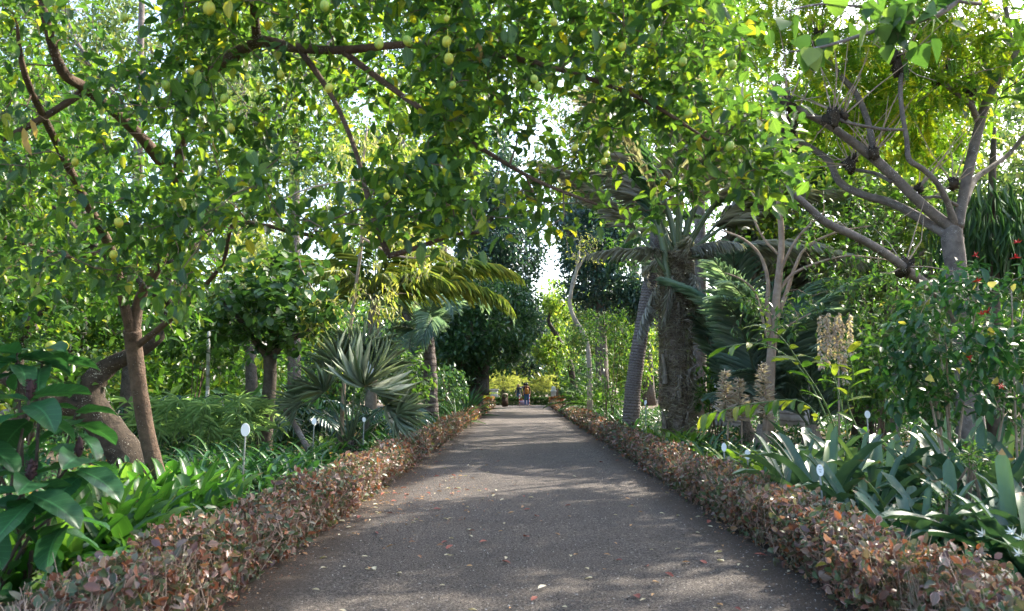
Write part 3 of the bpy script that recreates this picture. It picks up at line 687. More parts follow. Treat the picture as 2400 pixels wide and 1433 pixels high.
    pos = PA([55, 60, 70, 1120, 500], [300, 320, 280, 100, 330], [5, 5, 5, 4.6, 6]); g.leaves(T_MID, pos, np.array([[.2, 0, -1.]] * 5) + RNG.normal(size=(5, 3)) * .2, rvec(5), .13, .05); g.build('dead_leaves', M['dryleaf'], o, kind='stuff')
lemon_tree()

def old_citrus():
    Y = 12.3
    tr = limb([(318, 1125, Y, .28), (290, 1060, Y, .25), (245, 1000, Y, .24), (208, 945, Y - .1, .25), (220, 895, Y - .1, .19), (262, 855, Y, .13), (340, 815, Y, .1), (384, 770, Y + .1, .09), (398, 700, Y + .2, .08), (400, 620, Y + .3, .07), (420, 520, Y + .4, .06)], 4)
    lb = [limb([(208, 950, Y - .1, .2), (150, 955, Y - .3, .15), (110, 935, Y - .5, .125), (40, 900, Y - .6, .1), (-40, 860, Y - .6, .08)]),
          limb([(398, 700, Y, .12), (300, 640, Y, .09), (200, 560, Y, .07), (120, 480, Y, .05)]),
          limb([(400, 620, Y, .1), (470, 560, Y + .6, .07), (520, 470, Y + 1, .05)]),
          limb([(40, 900, Y - .6, .07), (60, 780, Y - .6, .05), (130, 700, Y - .6, .04)])]
    at = np.concatenate([lobes(-150, 500, 500, 900, 10.6, 14.0, 170, .4, 1.2, seed=4.), lobes(-200, 200, 560, 640, 11.2, 15, 150, .42, 1.2, seed=5.)])
    at = at[~((pix(at)[0] > 190) & (pix(at)[1] > 800))]
    o, e = plant('citrus_tree', 'old citrus tree with thick lichen-spotted crooked trunk behind the lemon tree trunk', 'tree', Vector(tr[0][0]), [tr] + lb, at, T_MID, M['citrus'], M['barkold'], M['twig'], n=14, L=.16, W=.08, spread=.34, droop=.35, n_obj=150, twig_r=.006, trunk_seg=16, jit=.05)
    g = Geo(); g.lathe([(.001, -1.05), (.5, -.85), (.85, -.45), (1, 0), (.85, .5), (.5, .88), (.001, 1.0)], seg=12); me = g.mesh('grapefruit', M['lemonfruit'])
    for px, py in ((120, 812), (147, 812)): r = .075; put('grapefruit', me, Matrix.Translation(P(px, py, 10.6)) @ Matrix.Diagonal((r, r, r, 1)), o)
old_citrus()

def round_tree():
    Y = 16.
    tr = limb([(614, 1090, Y, .17), (622, 1010, Y, .15), (632, 900, Y, .13), (633, 835, Y, .135)], 4)
    lb = [limb([(633, 840, Y, .1), (600, 800, Y, .08), (568, 755, Y - .3, .06), (520, 700, Y - .5, .04)]), limb([(633, 840, Y, .1), (642, 770, Y, .085), (645, 690, Y + .2, .06), (640, 620, Y + .3, .04)]), limb([(635, 835, Y, .09), (672, 800, Y, .07), (720, 775, Y + .3, .05), (770, 730, Y + .4, .03)])]
    at = lobes(460, 585, 815, 825, 14.4, 17.8, 150, .35, 1.2, seed=6.)
    plant('round_leaved_tree', 'small dark round-leaved tree with forked trunk behind the leaning stake', 'tree', Vector(tr[0][0]), [tr] + lb, at, T_ROUND, M['round'], M['barkdark'], n=13, L=.18, W=.14, spread=.32, droop=.2, n_obj=120, twig_r=.006, jit=.04)
round_tree()

def yellow_tree():
    Y = 17.5
    tr = limb([(800, 1060, Y + .8, .05), (806, 900, Y + .6, .045), (830, 700, Y + .4, .04), (848, 560, Y, .035), (848, 420, Y, .03), (860, 300, Y, .025)], 3)
    lb = [limb([(852, 560, Y, .03), (930, 600, Y - .2, .025), (1010, 600, Y - .3, .02), (1080, 560, Y - .3, .014)]), limb([(848, 460, Y, .03), (760, 520, Y - .4, .024), (700, 600, Y - .8, .018), (745, 700, Y - 1.2, .014)]), limb([(848, 420, Y, .028), (700, 450, Y, .02), (560, 540, Y - .2, .016)])]
    at = np.concatenate([lobes(780, 420, 1010, 760, 16.4, 18.4, 58, .4, 1.6, seed=7.), lobes(690, 660, 800, 815, 15.0, 16.2, 34, .2, 2, seed=8.), lobes(470, 500, 640, 660, 16.6, 17.8, 40, .3, 2, seed=9.), lobes(700, 300, 1100, 520, 16.6, 19, 90, .4, 1.5, seed=10.), lobes(980, 560, 1160, 660, 16.6, 17.6, 10, .2, 2, seed=11.)])
    plant('yellow_leaved_tree', 'slender tree with drooping yellow and cream leaf sprays in front of the feather palm', 'tree', Vector(tr[0][0]), [tr] + lb, at, T_LONG, M['yellowing'], M['twigpale'], n=11, L=.17, W=.055, spread=.28, droop=.9, n_obj=0, twig_r=.005, max_r=.014)
yellow_tree()

# background trees: (label, name, trunk spec, crown boxes, material, bark, leaf size, leaves per twig)
def bg_tree(name, label, trunk, limbs, boxes, mat, bark, L=.22, W=.1, n=22, spread=.55, droop=.2, tmpl=T_FLAT, group=None, twig_r=.012, seg=9, jit=.05):
    tr = limb(trunk, 3); g0 = tr[0][0]
    base = Vector((g0.x, g0.y, 0)); tr = [(base, tr[0][1] * 1.3)] + tr
    at = np.concatenate([lobes(*(b[:6] + (int(b[6] * 1.35), b[7] * .8) + b[8:])) for b in boxes]); n = int(n * 1.45)
    return plant(name, label, 'tree', base, [tr] + [limb(l, 3) for l in limbs], at, tmpl, M[mat], M[bark], None, n=n, L=L, W=W, spread=spread, droop=droop, twig_r=twig_r, trunk_seg=seg, jit=jit, group=group, max_r=.05, ujit=.5)
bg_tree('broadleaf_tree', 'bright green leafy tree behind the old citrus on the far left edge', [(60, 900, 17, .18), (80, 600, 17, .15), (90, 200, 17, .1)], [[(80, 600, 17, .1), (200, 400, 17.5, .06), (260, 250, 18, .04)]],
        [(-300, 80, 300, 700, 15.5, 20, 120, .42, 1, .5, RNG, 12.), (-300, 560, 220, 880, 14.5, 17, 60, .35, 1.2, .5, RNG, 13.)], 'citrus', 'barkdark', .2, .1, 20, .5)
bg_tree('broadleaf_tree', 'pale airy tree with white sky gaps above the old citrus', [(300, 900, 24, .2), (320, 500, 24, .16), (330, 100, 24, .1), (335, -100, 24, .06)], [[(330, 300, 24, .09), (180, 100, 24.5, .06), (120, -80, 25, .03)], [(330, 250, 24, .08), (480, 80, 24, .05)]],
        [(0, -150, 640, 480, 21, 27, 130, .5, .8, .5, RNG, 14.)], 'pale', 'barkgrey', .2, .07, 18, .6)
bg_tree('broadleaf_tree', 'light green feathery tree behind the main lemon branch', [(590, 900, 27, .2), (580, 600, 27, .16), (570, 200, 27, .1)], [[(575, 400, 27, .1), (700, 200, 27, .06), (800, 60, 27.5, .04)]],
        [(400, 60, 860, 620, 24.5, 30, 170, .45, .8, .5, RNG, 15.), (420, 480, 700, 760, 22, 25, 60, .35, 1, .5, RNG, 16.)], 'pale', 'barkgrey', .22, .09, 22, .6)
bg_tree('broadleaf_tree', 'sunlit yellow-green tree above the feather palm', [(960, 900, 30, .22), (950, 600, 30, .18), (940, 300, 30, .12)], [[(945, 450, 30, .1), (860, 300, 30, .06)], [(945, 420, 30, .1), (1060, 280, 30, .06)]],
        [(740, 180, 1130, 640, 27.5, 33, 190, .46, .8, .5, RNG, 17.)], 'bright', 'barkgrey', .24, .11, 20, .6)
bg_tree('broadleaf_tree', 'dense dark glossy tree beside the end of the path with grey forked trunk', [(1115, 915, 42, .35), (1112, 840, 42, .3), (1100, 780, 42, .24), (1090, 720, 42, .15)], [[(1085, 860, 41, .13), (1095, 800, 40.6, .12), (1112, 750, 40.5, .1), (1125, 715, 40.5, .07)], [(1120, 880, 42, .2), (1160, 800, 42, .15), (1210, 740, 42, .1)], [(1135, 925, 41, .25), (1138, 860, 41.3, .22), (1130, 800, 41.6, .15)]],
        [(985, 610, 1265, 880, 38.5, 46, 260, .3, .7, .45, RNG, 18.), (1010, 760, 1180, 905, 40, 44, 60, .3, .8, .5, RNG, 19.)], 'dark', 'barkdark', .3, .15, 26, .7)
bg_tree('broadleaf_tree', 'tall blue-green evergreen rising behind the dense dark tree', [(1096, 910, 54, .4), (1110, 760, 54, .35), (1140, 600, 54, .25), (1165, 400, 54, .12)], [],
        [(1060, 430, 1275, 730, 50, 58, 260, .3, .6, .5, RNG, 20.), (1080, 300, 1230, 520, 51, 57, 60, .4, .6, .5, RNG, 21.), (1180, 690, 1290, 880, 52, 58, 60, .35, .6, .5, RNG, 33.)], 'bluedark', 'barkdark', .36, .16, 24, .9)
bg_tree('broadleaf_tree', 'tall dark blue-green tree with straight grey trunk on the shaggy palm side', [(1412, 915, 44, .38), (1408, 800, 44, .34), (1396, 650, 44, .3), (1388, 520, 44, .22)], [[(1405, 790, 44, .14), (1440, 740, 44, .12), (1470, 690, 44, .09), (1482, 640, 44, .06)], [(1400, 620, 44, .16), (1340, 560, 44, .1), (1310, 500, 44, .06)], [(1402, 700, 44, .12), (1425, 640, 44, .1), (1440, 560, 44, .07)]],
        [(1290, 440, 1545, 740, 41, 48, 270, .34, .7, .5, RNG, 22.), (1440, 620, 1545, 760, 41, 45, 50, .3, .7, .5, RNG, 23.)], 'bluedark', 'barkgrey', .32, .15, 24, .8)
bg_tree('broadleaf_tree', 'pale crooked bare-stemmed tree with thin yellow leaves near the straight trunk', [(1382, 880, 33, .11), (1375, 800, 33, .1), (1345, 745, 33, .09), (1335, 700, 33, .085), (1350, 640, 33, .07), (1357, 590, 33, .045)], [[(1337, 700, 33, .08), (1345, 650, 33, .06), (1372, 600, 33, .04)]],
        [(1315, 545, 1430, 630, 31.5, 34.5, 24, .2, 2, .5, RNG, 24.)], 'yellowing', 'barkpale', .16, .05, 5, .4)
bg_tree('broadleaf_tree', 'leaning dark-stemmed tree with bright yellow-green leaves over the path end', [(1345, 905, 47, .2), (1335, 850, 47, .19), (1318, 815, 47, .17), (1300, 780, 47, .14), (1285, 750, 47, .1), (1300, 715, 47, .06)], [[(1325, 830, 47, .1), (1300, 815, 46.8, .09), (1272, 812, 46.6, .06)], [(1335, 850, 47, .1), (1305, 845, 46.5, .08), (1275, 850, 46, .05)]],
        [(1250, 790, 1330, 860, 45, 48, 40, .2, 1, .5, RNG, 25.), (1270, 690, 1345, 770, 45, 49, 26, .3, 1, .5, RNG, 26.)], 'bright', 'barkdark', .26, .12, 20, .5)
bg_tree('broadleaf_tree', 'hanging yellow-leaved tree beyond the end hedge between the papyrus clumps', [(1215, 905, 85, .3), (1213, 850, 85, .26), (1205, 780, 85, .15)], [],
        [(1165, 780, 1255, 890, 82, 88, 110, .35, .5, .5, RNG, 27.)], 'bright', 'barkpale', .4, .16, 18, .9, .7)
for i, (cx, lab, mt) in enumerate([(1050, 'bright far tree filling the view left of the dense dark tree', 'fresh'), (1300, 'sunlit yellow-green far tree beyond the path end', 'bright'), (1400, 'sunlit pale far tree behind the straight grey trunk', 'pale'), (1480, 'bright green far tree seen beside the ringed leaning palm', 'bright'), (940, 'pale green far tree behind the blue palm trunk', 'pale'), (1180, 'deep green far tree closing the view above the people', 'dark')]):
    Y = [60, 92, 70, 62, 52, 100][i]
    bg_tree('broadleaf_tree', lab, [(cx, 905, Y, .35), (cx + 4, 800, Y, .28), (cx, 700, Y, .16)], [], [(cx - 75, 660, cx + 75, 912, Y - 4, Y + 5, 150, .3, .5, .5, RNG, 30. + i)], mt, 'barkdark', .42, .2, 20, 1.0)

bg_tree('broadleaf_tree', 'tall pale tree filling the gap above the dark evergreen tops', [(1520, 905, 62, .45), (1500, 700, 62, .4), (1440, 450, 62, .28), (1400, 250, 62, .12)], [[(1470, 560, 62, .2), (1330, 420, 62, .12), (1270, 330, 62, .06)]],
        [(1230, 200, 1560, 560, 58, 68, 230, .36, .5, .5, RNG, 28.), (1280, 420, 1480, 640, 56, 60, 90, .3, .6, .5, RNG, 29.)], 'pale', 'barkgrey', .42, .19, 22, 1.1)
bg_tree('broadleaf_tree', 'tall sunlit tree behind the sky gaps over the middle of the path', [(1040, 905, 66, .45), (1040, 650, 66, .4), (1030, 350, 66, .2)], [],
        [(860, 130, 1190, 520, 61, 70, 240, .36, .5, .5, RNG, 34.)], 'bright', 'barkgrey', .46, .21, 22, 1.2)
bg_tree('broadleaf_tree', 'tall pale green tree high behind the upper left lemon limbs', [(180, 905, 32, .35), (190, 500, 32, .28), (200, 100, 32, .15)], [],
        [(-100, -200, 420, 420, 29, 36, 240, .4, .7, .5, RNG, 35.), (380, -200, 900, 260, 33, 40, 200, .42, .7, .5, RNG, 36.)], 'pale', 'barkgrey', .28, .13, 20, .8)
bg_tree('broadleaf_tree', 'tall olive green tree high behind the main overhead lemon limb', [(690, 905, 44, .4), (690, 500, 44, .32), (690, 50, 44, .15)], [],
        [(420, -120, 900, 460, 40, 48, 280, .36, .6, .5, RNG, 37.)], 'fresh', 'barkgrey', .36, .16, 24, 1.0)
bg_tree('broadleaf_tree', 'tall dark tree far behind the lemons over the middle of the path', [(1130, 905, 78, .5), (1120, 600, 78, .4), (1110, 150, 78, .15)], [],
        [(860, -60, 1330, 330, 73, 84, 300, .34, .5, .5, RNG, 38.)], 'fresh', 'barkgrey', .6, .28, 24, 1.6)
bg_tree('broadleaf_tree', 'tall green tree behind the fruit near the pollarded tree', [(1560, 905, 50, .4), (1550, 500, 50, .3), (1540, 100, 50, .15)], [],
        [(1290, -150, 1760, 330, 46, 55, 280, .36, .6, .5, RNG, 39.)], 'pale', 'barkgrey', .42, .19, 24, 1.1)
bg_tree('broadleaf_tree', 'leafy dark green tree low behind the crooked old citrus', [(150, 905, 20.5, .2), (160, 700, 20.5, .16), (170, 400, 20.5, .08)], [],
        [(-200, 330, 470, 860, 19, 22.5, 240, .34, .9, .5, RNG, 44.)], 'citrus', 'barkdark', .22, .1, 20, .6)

# ---------------------------------------------------------------- trees on the bromeliad side
def pollard():
    Y = 12.
    def z3(a): return [(1500 + x / 1.99, y / 1.99, yy, r) for x, y, yy, r in a]
    tr = limb([(2275, 1010, Y, .2), (2268, 880, Y, .17), (2252, 720, Y, .155), (2240, 620, Y, .15), (2232, 560, Y, .155), (2236, 535, Y, .12)], 4)
    lb = [z3([(1470, 1075, 12, .15), (1420, 1040, 12, .14), (1300, 940, 11.9, .13), (1180, 820, 11.8, .125), (1085, 735, 11.7, .12), (960, 640, 11.6, .105), (860, 572, 11.5, .095), (690, 490, 11.3, .08)]),
          z3([(1092, 735, 11.7, .08), (1088, 690, 11.7, .08), (1060, 560, 11.7, .078), (1010, 440, 11.8, .07), (950, 370, 11.9, .068), (890, 300, 12, .06), (840, 210, 12, .055)]),
          z3([(1440, 1100, 12, .15), (1400, 1075, 12.1, .13), (1250, 985, 12.4, .115), (1150, 940, 12.6, .11), (1040, 910, 12.7, .105), (930, 850, 12.8, .1), (880, 750, 12.9, .09), (780, 680, 13, .08), (690, 635, 13, .07)]),
          z3([(1465, 1050, 12, .12), (1440, 960, 11.8, .075), (1390, 860, 11.6, .07), (1320, 790, 11.5, .068), (1255, 745, 11.4, .068), (1245, 660, 11.4, .058), (1228, 560, 11.4, .055), (1215, 450, 11.4, .055), (1218, 340, 11.4, .06)]),
          z3([(1235, 605, 11.4, .04), (1150, 605, 11.3, .04), (1050, 590, 11.2, .038), (960, 570, 11.1, .04), (920, 550, 11.1, .04)]),
          z3([(1480, 1060, 12, .16), (1500, 960, 12.1, .13), (1535, 780, 12.2, .13), (1580, 600, 12.3, .12), (1610, 490, 12.3, .11), (1655, 395, 12.3, .1), (1690, 290, 12.3, .085), (1725, 220, 12.3, .075), (1715, 100, 12.3, .07), (1700, 10, 12.3, .06), (1690, -120, 12.3, .05)]),
          z3([(1650, 400, 12.3, .08), (1625, 330, 12.5, .07), (1590, 240, 12.6, .065), (1520, 160, 12.7, .06), (1430, 95, 12.8, .055), (1380, 20, 12.9, .05)]),
          z3([(1665, 390, 12.3, .08), (1740, 270, 12.2, .07), (1800, 160, 12.1, .06), (1880, 30, 12, .05), (1950, -120, 12, .04)]),
          z3([(1575, 560, 12.3, .09), (1540, 490, 12.0, .07), (1470, 430, 11.9, .06), (1400, 380, 11.8, .06)]),
          z3([(1560, 540, 12.3, .07), (1545, 470, 12.2, .065), (1530, 410, 12.2, .07)]),
          z3([(1515, 950, 12.2, .09), (1560, 840, 12.6, .08), (1640, 780, 12.8, .07), (1720, 720, 13, .06), (1800, 630, 13, .055), (1900, 560, 13, .04)]),
          z3([(1500, 1520, 12, .16), (1420, 1400, 11.8, .12), (1350, 1340, 11.6, .115), (1240, 1255, 11.3, .112), (1140, 1180, 11.1, .1), (1020, 1110, 10.9, .095), (870, 1040, 10.7, .092), (790, 970, 10.6, .08), (700, 890, 10.5, .065)]),
          z3([(1480, 960, 12, .045), (1400, 920, 11.9, .04), (1320, 925, 11.9, .035)]),
          z3([(1170, 850, 11.8, .05), (1100, 810, 12.1, .045), (980, 790, 12.3, .045)])]
    lb = [limb([(x, y, yy, r * .6) for x, y, yy, r in l], 3) for l in lb]
    at = np.concatenate([lobes(1600, -260, 2500, 300, 10.6, 15, 330, .36, .9, seed=41.), lobes(1850, 60, 2350, 400, 13, 16, 170, .36, 1, seed=42.), lobes(1700, -600, 2800, -100, 9.5, 15.5, 120, .35, .8, seed=43.)])
    o, e = plant('pollarded_tree', 'pollarded grey tree with knobbly branch heads and fine yellow-green leaves', 'tree', Vector((tr[0][0].x, 12, 0)), [[(Vector((tr[0][0].x + .1, 12, 0)), .3)] + tr] + lb, at, T_PINN, M['pollard'], M['barkgrey'], M['twigpale'], n=13, L=.27, W=.27, spread=.4, droop=.35, twig_r=.006, trunk_seg=14, jit=.02, max_r=.013, seg=4)
    knobs = z3([(1212, 300, 11.4, .15), (1180, 270, 11.4, .09), (840, 200, 12, .13), (690, 480, 11.3, .12), (690, 600, 13, .14), (700, 625, 13, .1), (900, 545, 11.1, .13), (950, 540, 11.1, .08), (980, 770, 12.3, .12), (1000, 740, 12.3, .07), (1395, 370, 11.8, .1), (1450, 320, 11.8, .11), (1530, 390, 12.2, .13), (1545, 430, 12.2, .1), (1460, 860, 11.9, .09), (1300, 880, 11.9, .07), (1235, 1245, 11.3, .13), (1090, 715, 11.6, .1), (830, 160, 12, .1)])
    for i, k in enumerate(knobs):
        c = P(*k[:3]); rg = np.random.default_rng(i); g = Geo()
        th = np.linspace(0, np.pi, 8); ph = np.linspace(0, 2 * np.pi, 12, endpoint=False)
        V = np.array([[(math.sin(a) * math.cos(b), math.sin(a) * math.sin(b), math.cos(a)) for b in ph] for a in th]) * (k[3] * (.6 + .75 * rg.random((8, 12, 1)) ** 2)) * np.array([1, 1, 1.15])
        ii = np.arange(7)[:, None] * 12; j = np.arange(12)[None]; jn = (j + 1) % 12
        g.add(V.reshape(-1, 3) + np.array(c), [np.stack([ii + j, ii + 12 + j, ii + 12 + jn, ii + jn], -1).reshape(-1, 4)])
        g.build('knob', M['barkold'], o)
        g = Geo()
        for q in range(7):
            d = nrm(rg.normal(size=3) * .6 + np.array([0, 0, .9])); l = .5 + rg.random() * .9; s = np.array(c) + d * k[3] * .6
            g.tube([s, s + d * l * .5 + rg.normal(size=3) * .03, s + d * l + rg.normal(size=3) * .06], [.012, .008, .004], 4, cap=False)
        g.build('shoots', M['twigpale'], o, kind='stuff')
pollard()

def sprig_tree():
    tr = [(Vector((5.6, 4.6, 0)), .16), (Vector((5.5, 4.6, 1.5)), .14), (Vector((5.3, 4.5, 3.0)), .12), (Vector((5.2, 4.5, 4.6)), .09)]
    lb = [smooth_line([(Vector((5.4, 4.55, 2.6)), .06), (Vector((4.4, 4.4, 3.3)), .04), (P(2380, -40, 4.2), .022), (P(2200, 35, 4.1), .014), (P(2060, 70, 4.0), .011), (P(1930, 110, 4.0), .008), (P(1850, 122, 4.0), .005)], 4),
          smooth_line([(P(2300, 10, 4.15), .01), (P(2150, -10, 4.1), .008), (P(2020, -40, 4.0), .006)], 4), smooth_line([(P(2060, 20, 4.0), .008), (P(1930, 10, 4.0), .006), (P(1850, 25, 4.0), .005)], 3),
          smooth_line([(Vector((5.25, 4.5, 3.6)), .05), (Vector((5.6, 5.6, 4.4)), .03), (Vector((6, 6.2, 5)), .02)], 3)]
    a1 = np.concatenate([PA([1860, 1880, 1905, 2035, 2060, 2090, 2105, 2125, 2150, 2160, 2180, 2000, 1960, 2075, 2120, 2200, 2250, 2110, 2145, 2040], [60, 118, 95, 85, 88, 70, 95, 60, 75, 30, 15, 10, 105, 20, 5, 20, -10, 40, 20, 40], [4.0] * 20), RNG.normal(size=(110, 3)) * np.array([1.1, 1.2, .8]) + np.array([6.2, 5.2, 5.0])])
    plant('heart_leaved_tree', 'heart-shaped bright green leaves on a thin branch hanging in at the top', 'tree', Vector((5.6, 4.6, 0)), [tr] + lb, a1, T_HEART, M['fresh'], M['barkgrey'], M['twig'], n=3, L=.11, W=.1, spread=.09, droop=.8, n_obj=60, twig_r=.002, max_r=.004, upness=.4)
sprig_tree()

def flowering_shrub():
    b = G(2290, 8.6)
    st = []
    for i in range(9):
        a = random.uniform(0, 6.28); q = b + Vector((math.cos(a) * .35, math.sin(a) * .3, 0)); px = random.uniform(2120, 2480)
        st.append(smooth_line([(q, .018), (q.lerp(P(px, 750, 8.6), .5) + Vector((0, 0, .15)), .013), (P(px, random.uniform(640, 800), random.uniform(8, 9.4)), .007)], 4))
    at = np.concatenate([lobes(2080, 610, 2560, 1010, 7.4, 9.9, 200, .34, 1.6, seed=51.), lobes(2060, 700, 2240, 1000, 8.0, 9.4, 44, .3, 2, seed=52.)])
    o, e = plant('flowering_shrub', 'tall green shrub with small red flowers in front of the pollarded trunk', 'shrub', b, st, at, T_MID, M['strap'], M['twigpale'], None, n=9, L=.135, W=.062, spread=.24, droop=.3, n_obj=220, twig_r=.004, trunkname='stem', max_r=.01, jit=.03, trunk_seg=7)
    for px, py in ((2310, 820), (2290, 660), (2380, 605), (2300, 738), (2345, 905), (2285, 600), (2315, 730), (2270, 840), (2385, 570)):
        g = Geo(); c = np.array(P(px, py, 7.6)); n = 9
        g.leaves(T_LONG, np.repeat(c[None], n, 0), nrm(rvec(n) + np.array([0, 0, .5])), rvec(n), .05, .014); g.build('flower', M['redflower'], o)
    g = Geo(); n = 12; px = RNG.uniform(2110, 2390, n); py = RNG.uniform(660, 940, n); g.leaves(T_HEART, PA(px, py, np.full(n, 7.6)), rvec(n), rvec(n), .09, .07)
    M['yellowleaf'] = leaf_mat('yellow_leaf', [(0, (.5, .42, .08)), (1, (.6, .5, .16))], trans=.4)
    g.build('yellow_leaves', M['yellowleaf'], o, kind='stuff')
flowering_shrub()

def pink_tree():
    Y = 15.
    tr = limb([(1800, 1010, Y, .11), (1803, 930, Y, .095), (1808, 830, Y, .088), (1815, 740, Y, .085), (1824, 660, Y, .07), (1832, 560, Y, .06), (1824, 450, Y, .05), (1830, 330, Y, .04)], 4)
    lb = [[(1806, 800, Y, .06), (1798, 720, 14.9, .055), (1800, 660, 14.8, .05), (1782, 600, 14.7, .042), (1740, 560, 14.6, .032), (1690, 540, 14.6, .02)], [(1815, 760, Y, .07), (1842, 690, 15.2, .055), (1862, 630, 15.3, .045), (1890, 580, 15.4, .038), (1960, 545, 15.5, .03), (2040, 530, 15.6, .018)], [(1818, 700, Y, .05), (1850, 650, 15, .04), (1905, 620, 14.8, .032), (1990, 600, 14.6, .022), (2080, 610, 14.5, .012)], [(1824, 650, Y, .045), (1850, 590, 14.8, .035), (1880, 545, 14.7, .03), (1930, 500, 14.6, .02)], [(1806, 830, Y, .035), (1775, 700, 14.8, .03), (1745, 660, 14.6, .025), (1700, 640, 14.5, .015)], [(1828, 600, Y, .04), (1790, 560, 15, .03), (1760, 500, 15, .02)], [(1807, 820, Y, .03), (1840, 770, 14.6, .025), (1900, 735, 14.4, .018)]]
    at = np.concatenate([lobes(1880, 560, 2180, 800, 13.6, 16.5, 85, .35, 1.4, seed=61.), lobes(1690, 690, 1890, 800, 13.4, 15, 22, .3, 2, seed=62.), lobes(1850, 420, 2150, 620, 14, 17, 46, .4, 1.2, seed=63.)])
    plant('pink_barked_tree', 'slender pale pink-barked tree with several curving bare stems', 'tree', Vector((tr[0][0].x, Y, 0)), [tr] + [limb([(a_, b_, c_, d_ * .75) for a_, b_, c_, d_ in l], 4) for l in lb], at, T_LONG, M['fresh'], M['barkpink'], None, n=9, L=.15, W=.06, spread=.3, droop=.3, twig_r=.004, jit=.02, max_r=.01)
pink_tree()

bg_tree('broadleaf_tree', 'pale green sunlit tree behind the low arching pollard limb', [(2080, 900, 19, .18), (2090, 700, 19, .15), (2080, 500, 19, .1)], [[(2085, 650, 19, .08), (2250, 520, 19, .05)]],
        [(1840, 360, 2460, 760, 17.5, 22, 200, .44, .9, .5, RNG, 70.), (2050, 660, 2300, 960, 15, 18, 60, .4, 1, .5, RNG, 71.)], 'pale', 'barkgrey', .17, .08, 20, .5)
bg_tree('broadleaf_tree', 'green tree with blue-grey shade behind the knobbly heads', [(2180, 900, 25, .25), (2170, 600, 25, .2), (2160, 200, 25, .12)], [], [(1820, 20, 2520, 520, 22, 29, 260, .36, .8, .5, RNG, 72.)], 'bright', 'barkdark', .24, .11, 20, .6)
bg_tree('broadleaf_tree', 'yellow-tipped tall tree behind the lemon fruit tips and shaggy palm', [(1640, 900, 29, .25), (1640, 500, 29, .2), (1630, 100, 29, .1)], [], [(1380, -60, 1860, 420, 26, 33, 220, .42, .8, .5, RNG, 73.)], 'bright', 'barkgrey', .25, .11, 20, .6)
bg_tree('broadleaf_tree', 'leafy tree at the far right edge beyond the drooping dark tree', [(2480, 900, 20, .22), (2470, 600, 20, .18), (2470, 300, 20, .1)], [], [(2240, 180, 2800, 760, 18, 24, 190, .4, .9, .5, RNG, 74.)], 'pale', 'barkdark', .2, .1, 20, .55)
# tall trees added on the sunny side to shade the path, the nearest unseen
for i, (x, y, h, lab) in enumerate([(9.5, 9, 9, 'tall tree added outside the view beside the bromeliads to shade the path'), (8.2, 19.5, 8.2, 'bright leafy tree added for shade behind the upper limbs of the pollarded tree'), (11.5, 28, 10.5, 'tall green tree added for shade behind the skirted palms'), (7.2, 34, 11.5, 'tall green tree added for shade behind the leaning ringed palm')]):
    rg = np.random.default_rng(80 + i); b = Vector((x, y, 0))
    tr = smooth_line([(b, .28), (b + Vector((.2, 0, h * .4)), .2), (b + Vector((0, .3, h * .8)), .1)], 4)
    at = rvec(150, rg) * (rg.random(150) ** .33)[:, None] * (np.array([4.2, 4.2, 3.2]) if h > 8.5 else np.array([3.2, 2.6, 2.2])) + np.array([x, y, h * .78])
    plant('added_shade_tree', lab, 'tree', b, [tr], at, T_FLAT, M['bright' if h == 8.2 else 'fresh'], M['barkdark'], None, n=16, L=.3, W=.15, spread=.7, twig_r=.012, max_r=.05)
# ---------------------------------------------------------------- palms
def trunk_part(o, name, spec, mat, seg=14, jit=.03, k=4):
    g = Geo(); l = limb(spec, k); g.tube([p for p, _ in l], [r for _, r in l], seg, jit=jit); return g.build(name, M[mat], o)
def feather_palm():
    Y = 21.; o = empty('feather_palm', G(872, Y), 'yellow-green feather palm with brown neck and whitewashed band on its trunk', 'palm')
    trunk_part(o, 'trunk', [(866, 1036, Y, .21), (868, 985, Y, .17), (871, 878, Y, .142)], 'boot')
    trunk_part(o, 'whitewash_band', [(871, 880, Y, .145), (872, 840, Y, .14), (874, 795, Y, .135)], 'whitewash')
    trunk_part(o, 'neck', [(874, 797, Y, .14), (876, 770, Y, .16), (877, 735, Y, .16), (879, 705, Y, .11), (880, 690, Y, .06)], 'fibre')
    top = P(879, 700, Y)
    ms = [frond_mesh('frond', 3.7, 1.25, 84, .85, .026, [M['palmy'], M['petiole']], 58, .75, 0, .025, .12, s, .2) for s in range(3)]
    for px, py, Yd, s in [(1080, 690, -.1, 1.05), (1120, 620, .1, 1.1), (740, 640, -.1, 1.05), (700, 720, .2, .9), (800, 520, .6, 1), (960, 520, -.5, .95), (1000, 640, -.8, .8), (790, 650, -.9, .85), (880, 480, .3, 1), (1010, 560, 1, 1.05), (720, 560, 1.2, 1.0), (900, 620, -1.2, .7)]:
        t = P(px, py, Y + Yd * 2.2); d = (t - top); put('frond', random.choice(ms), aim(top, d + Vector((0, 0, .35 * d.length)), random.uniform(-.3, .3), s), o)
feather_palm()
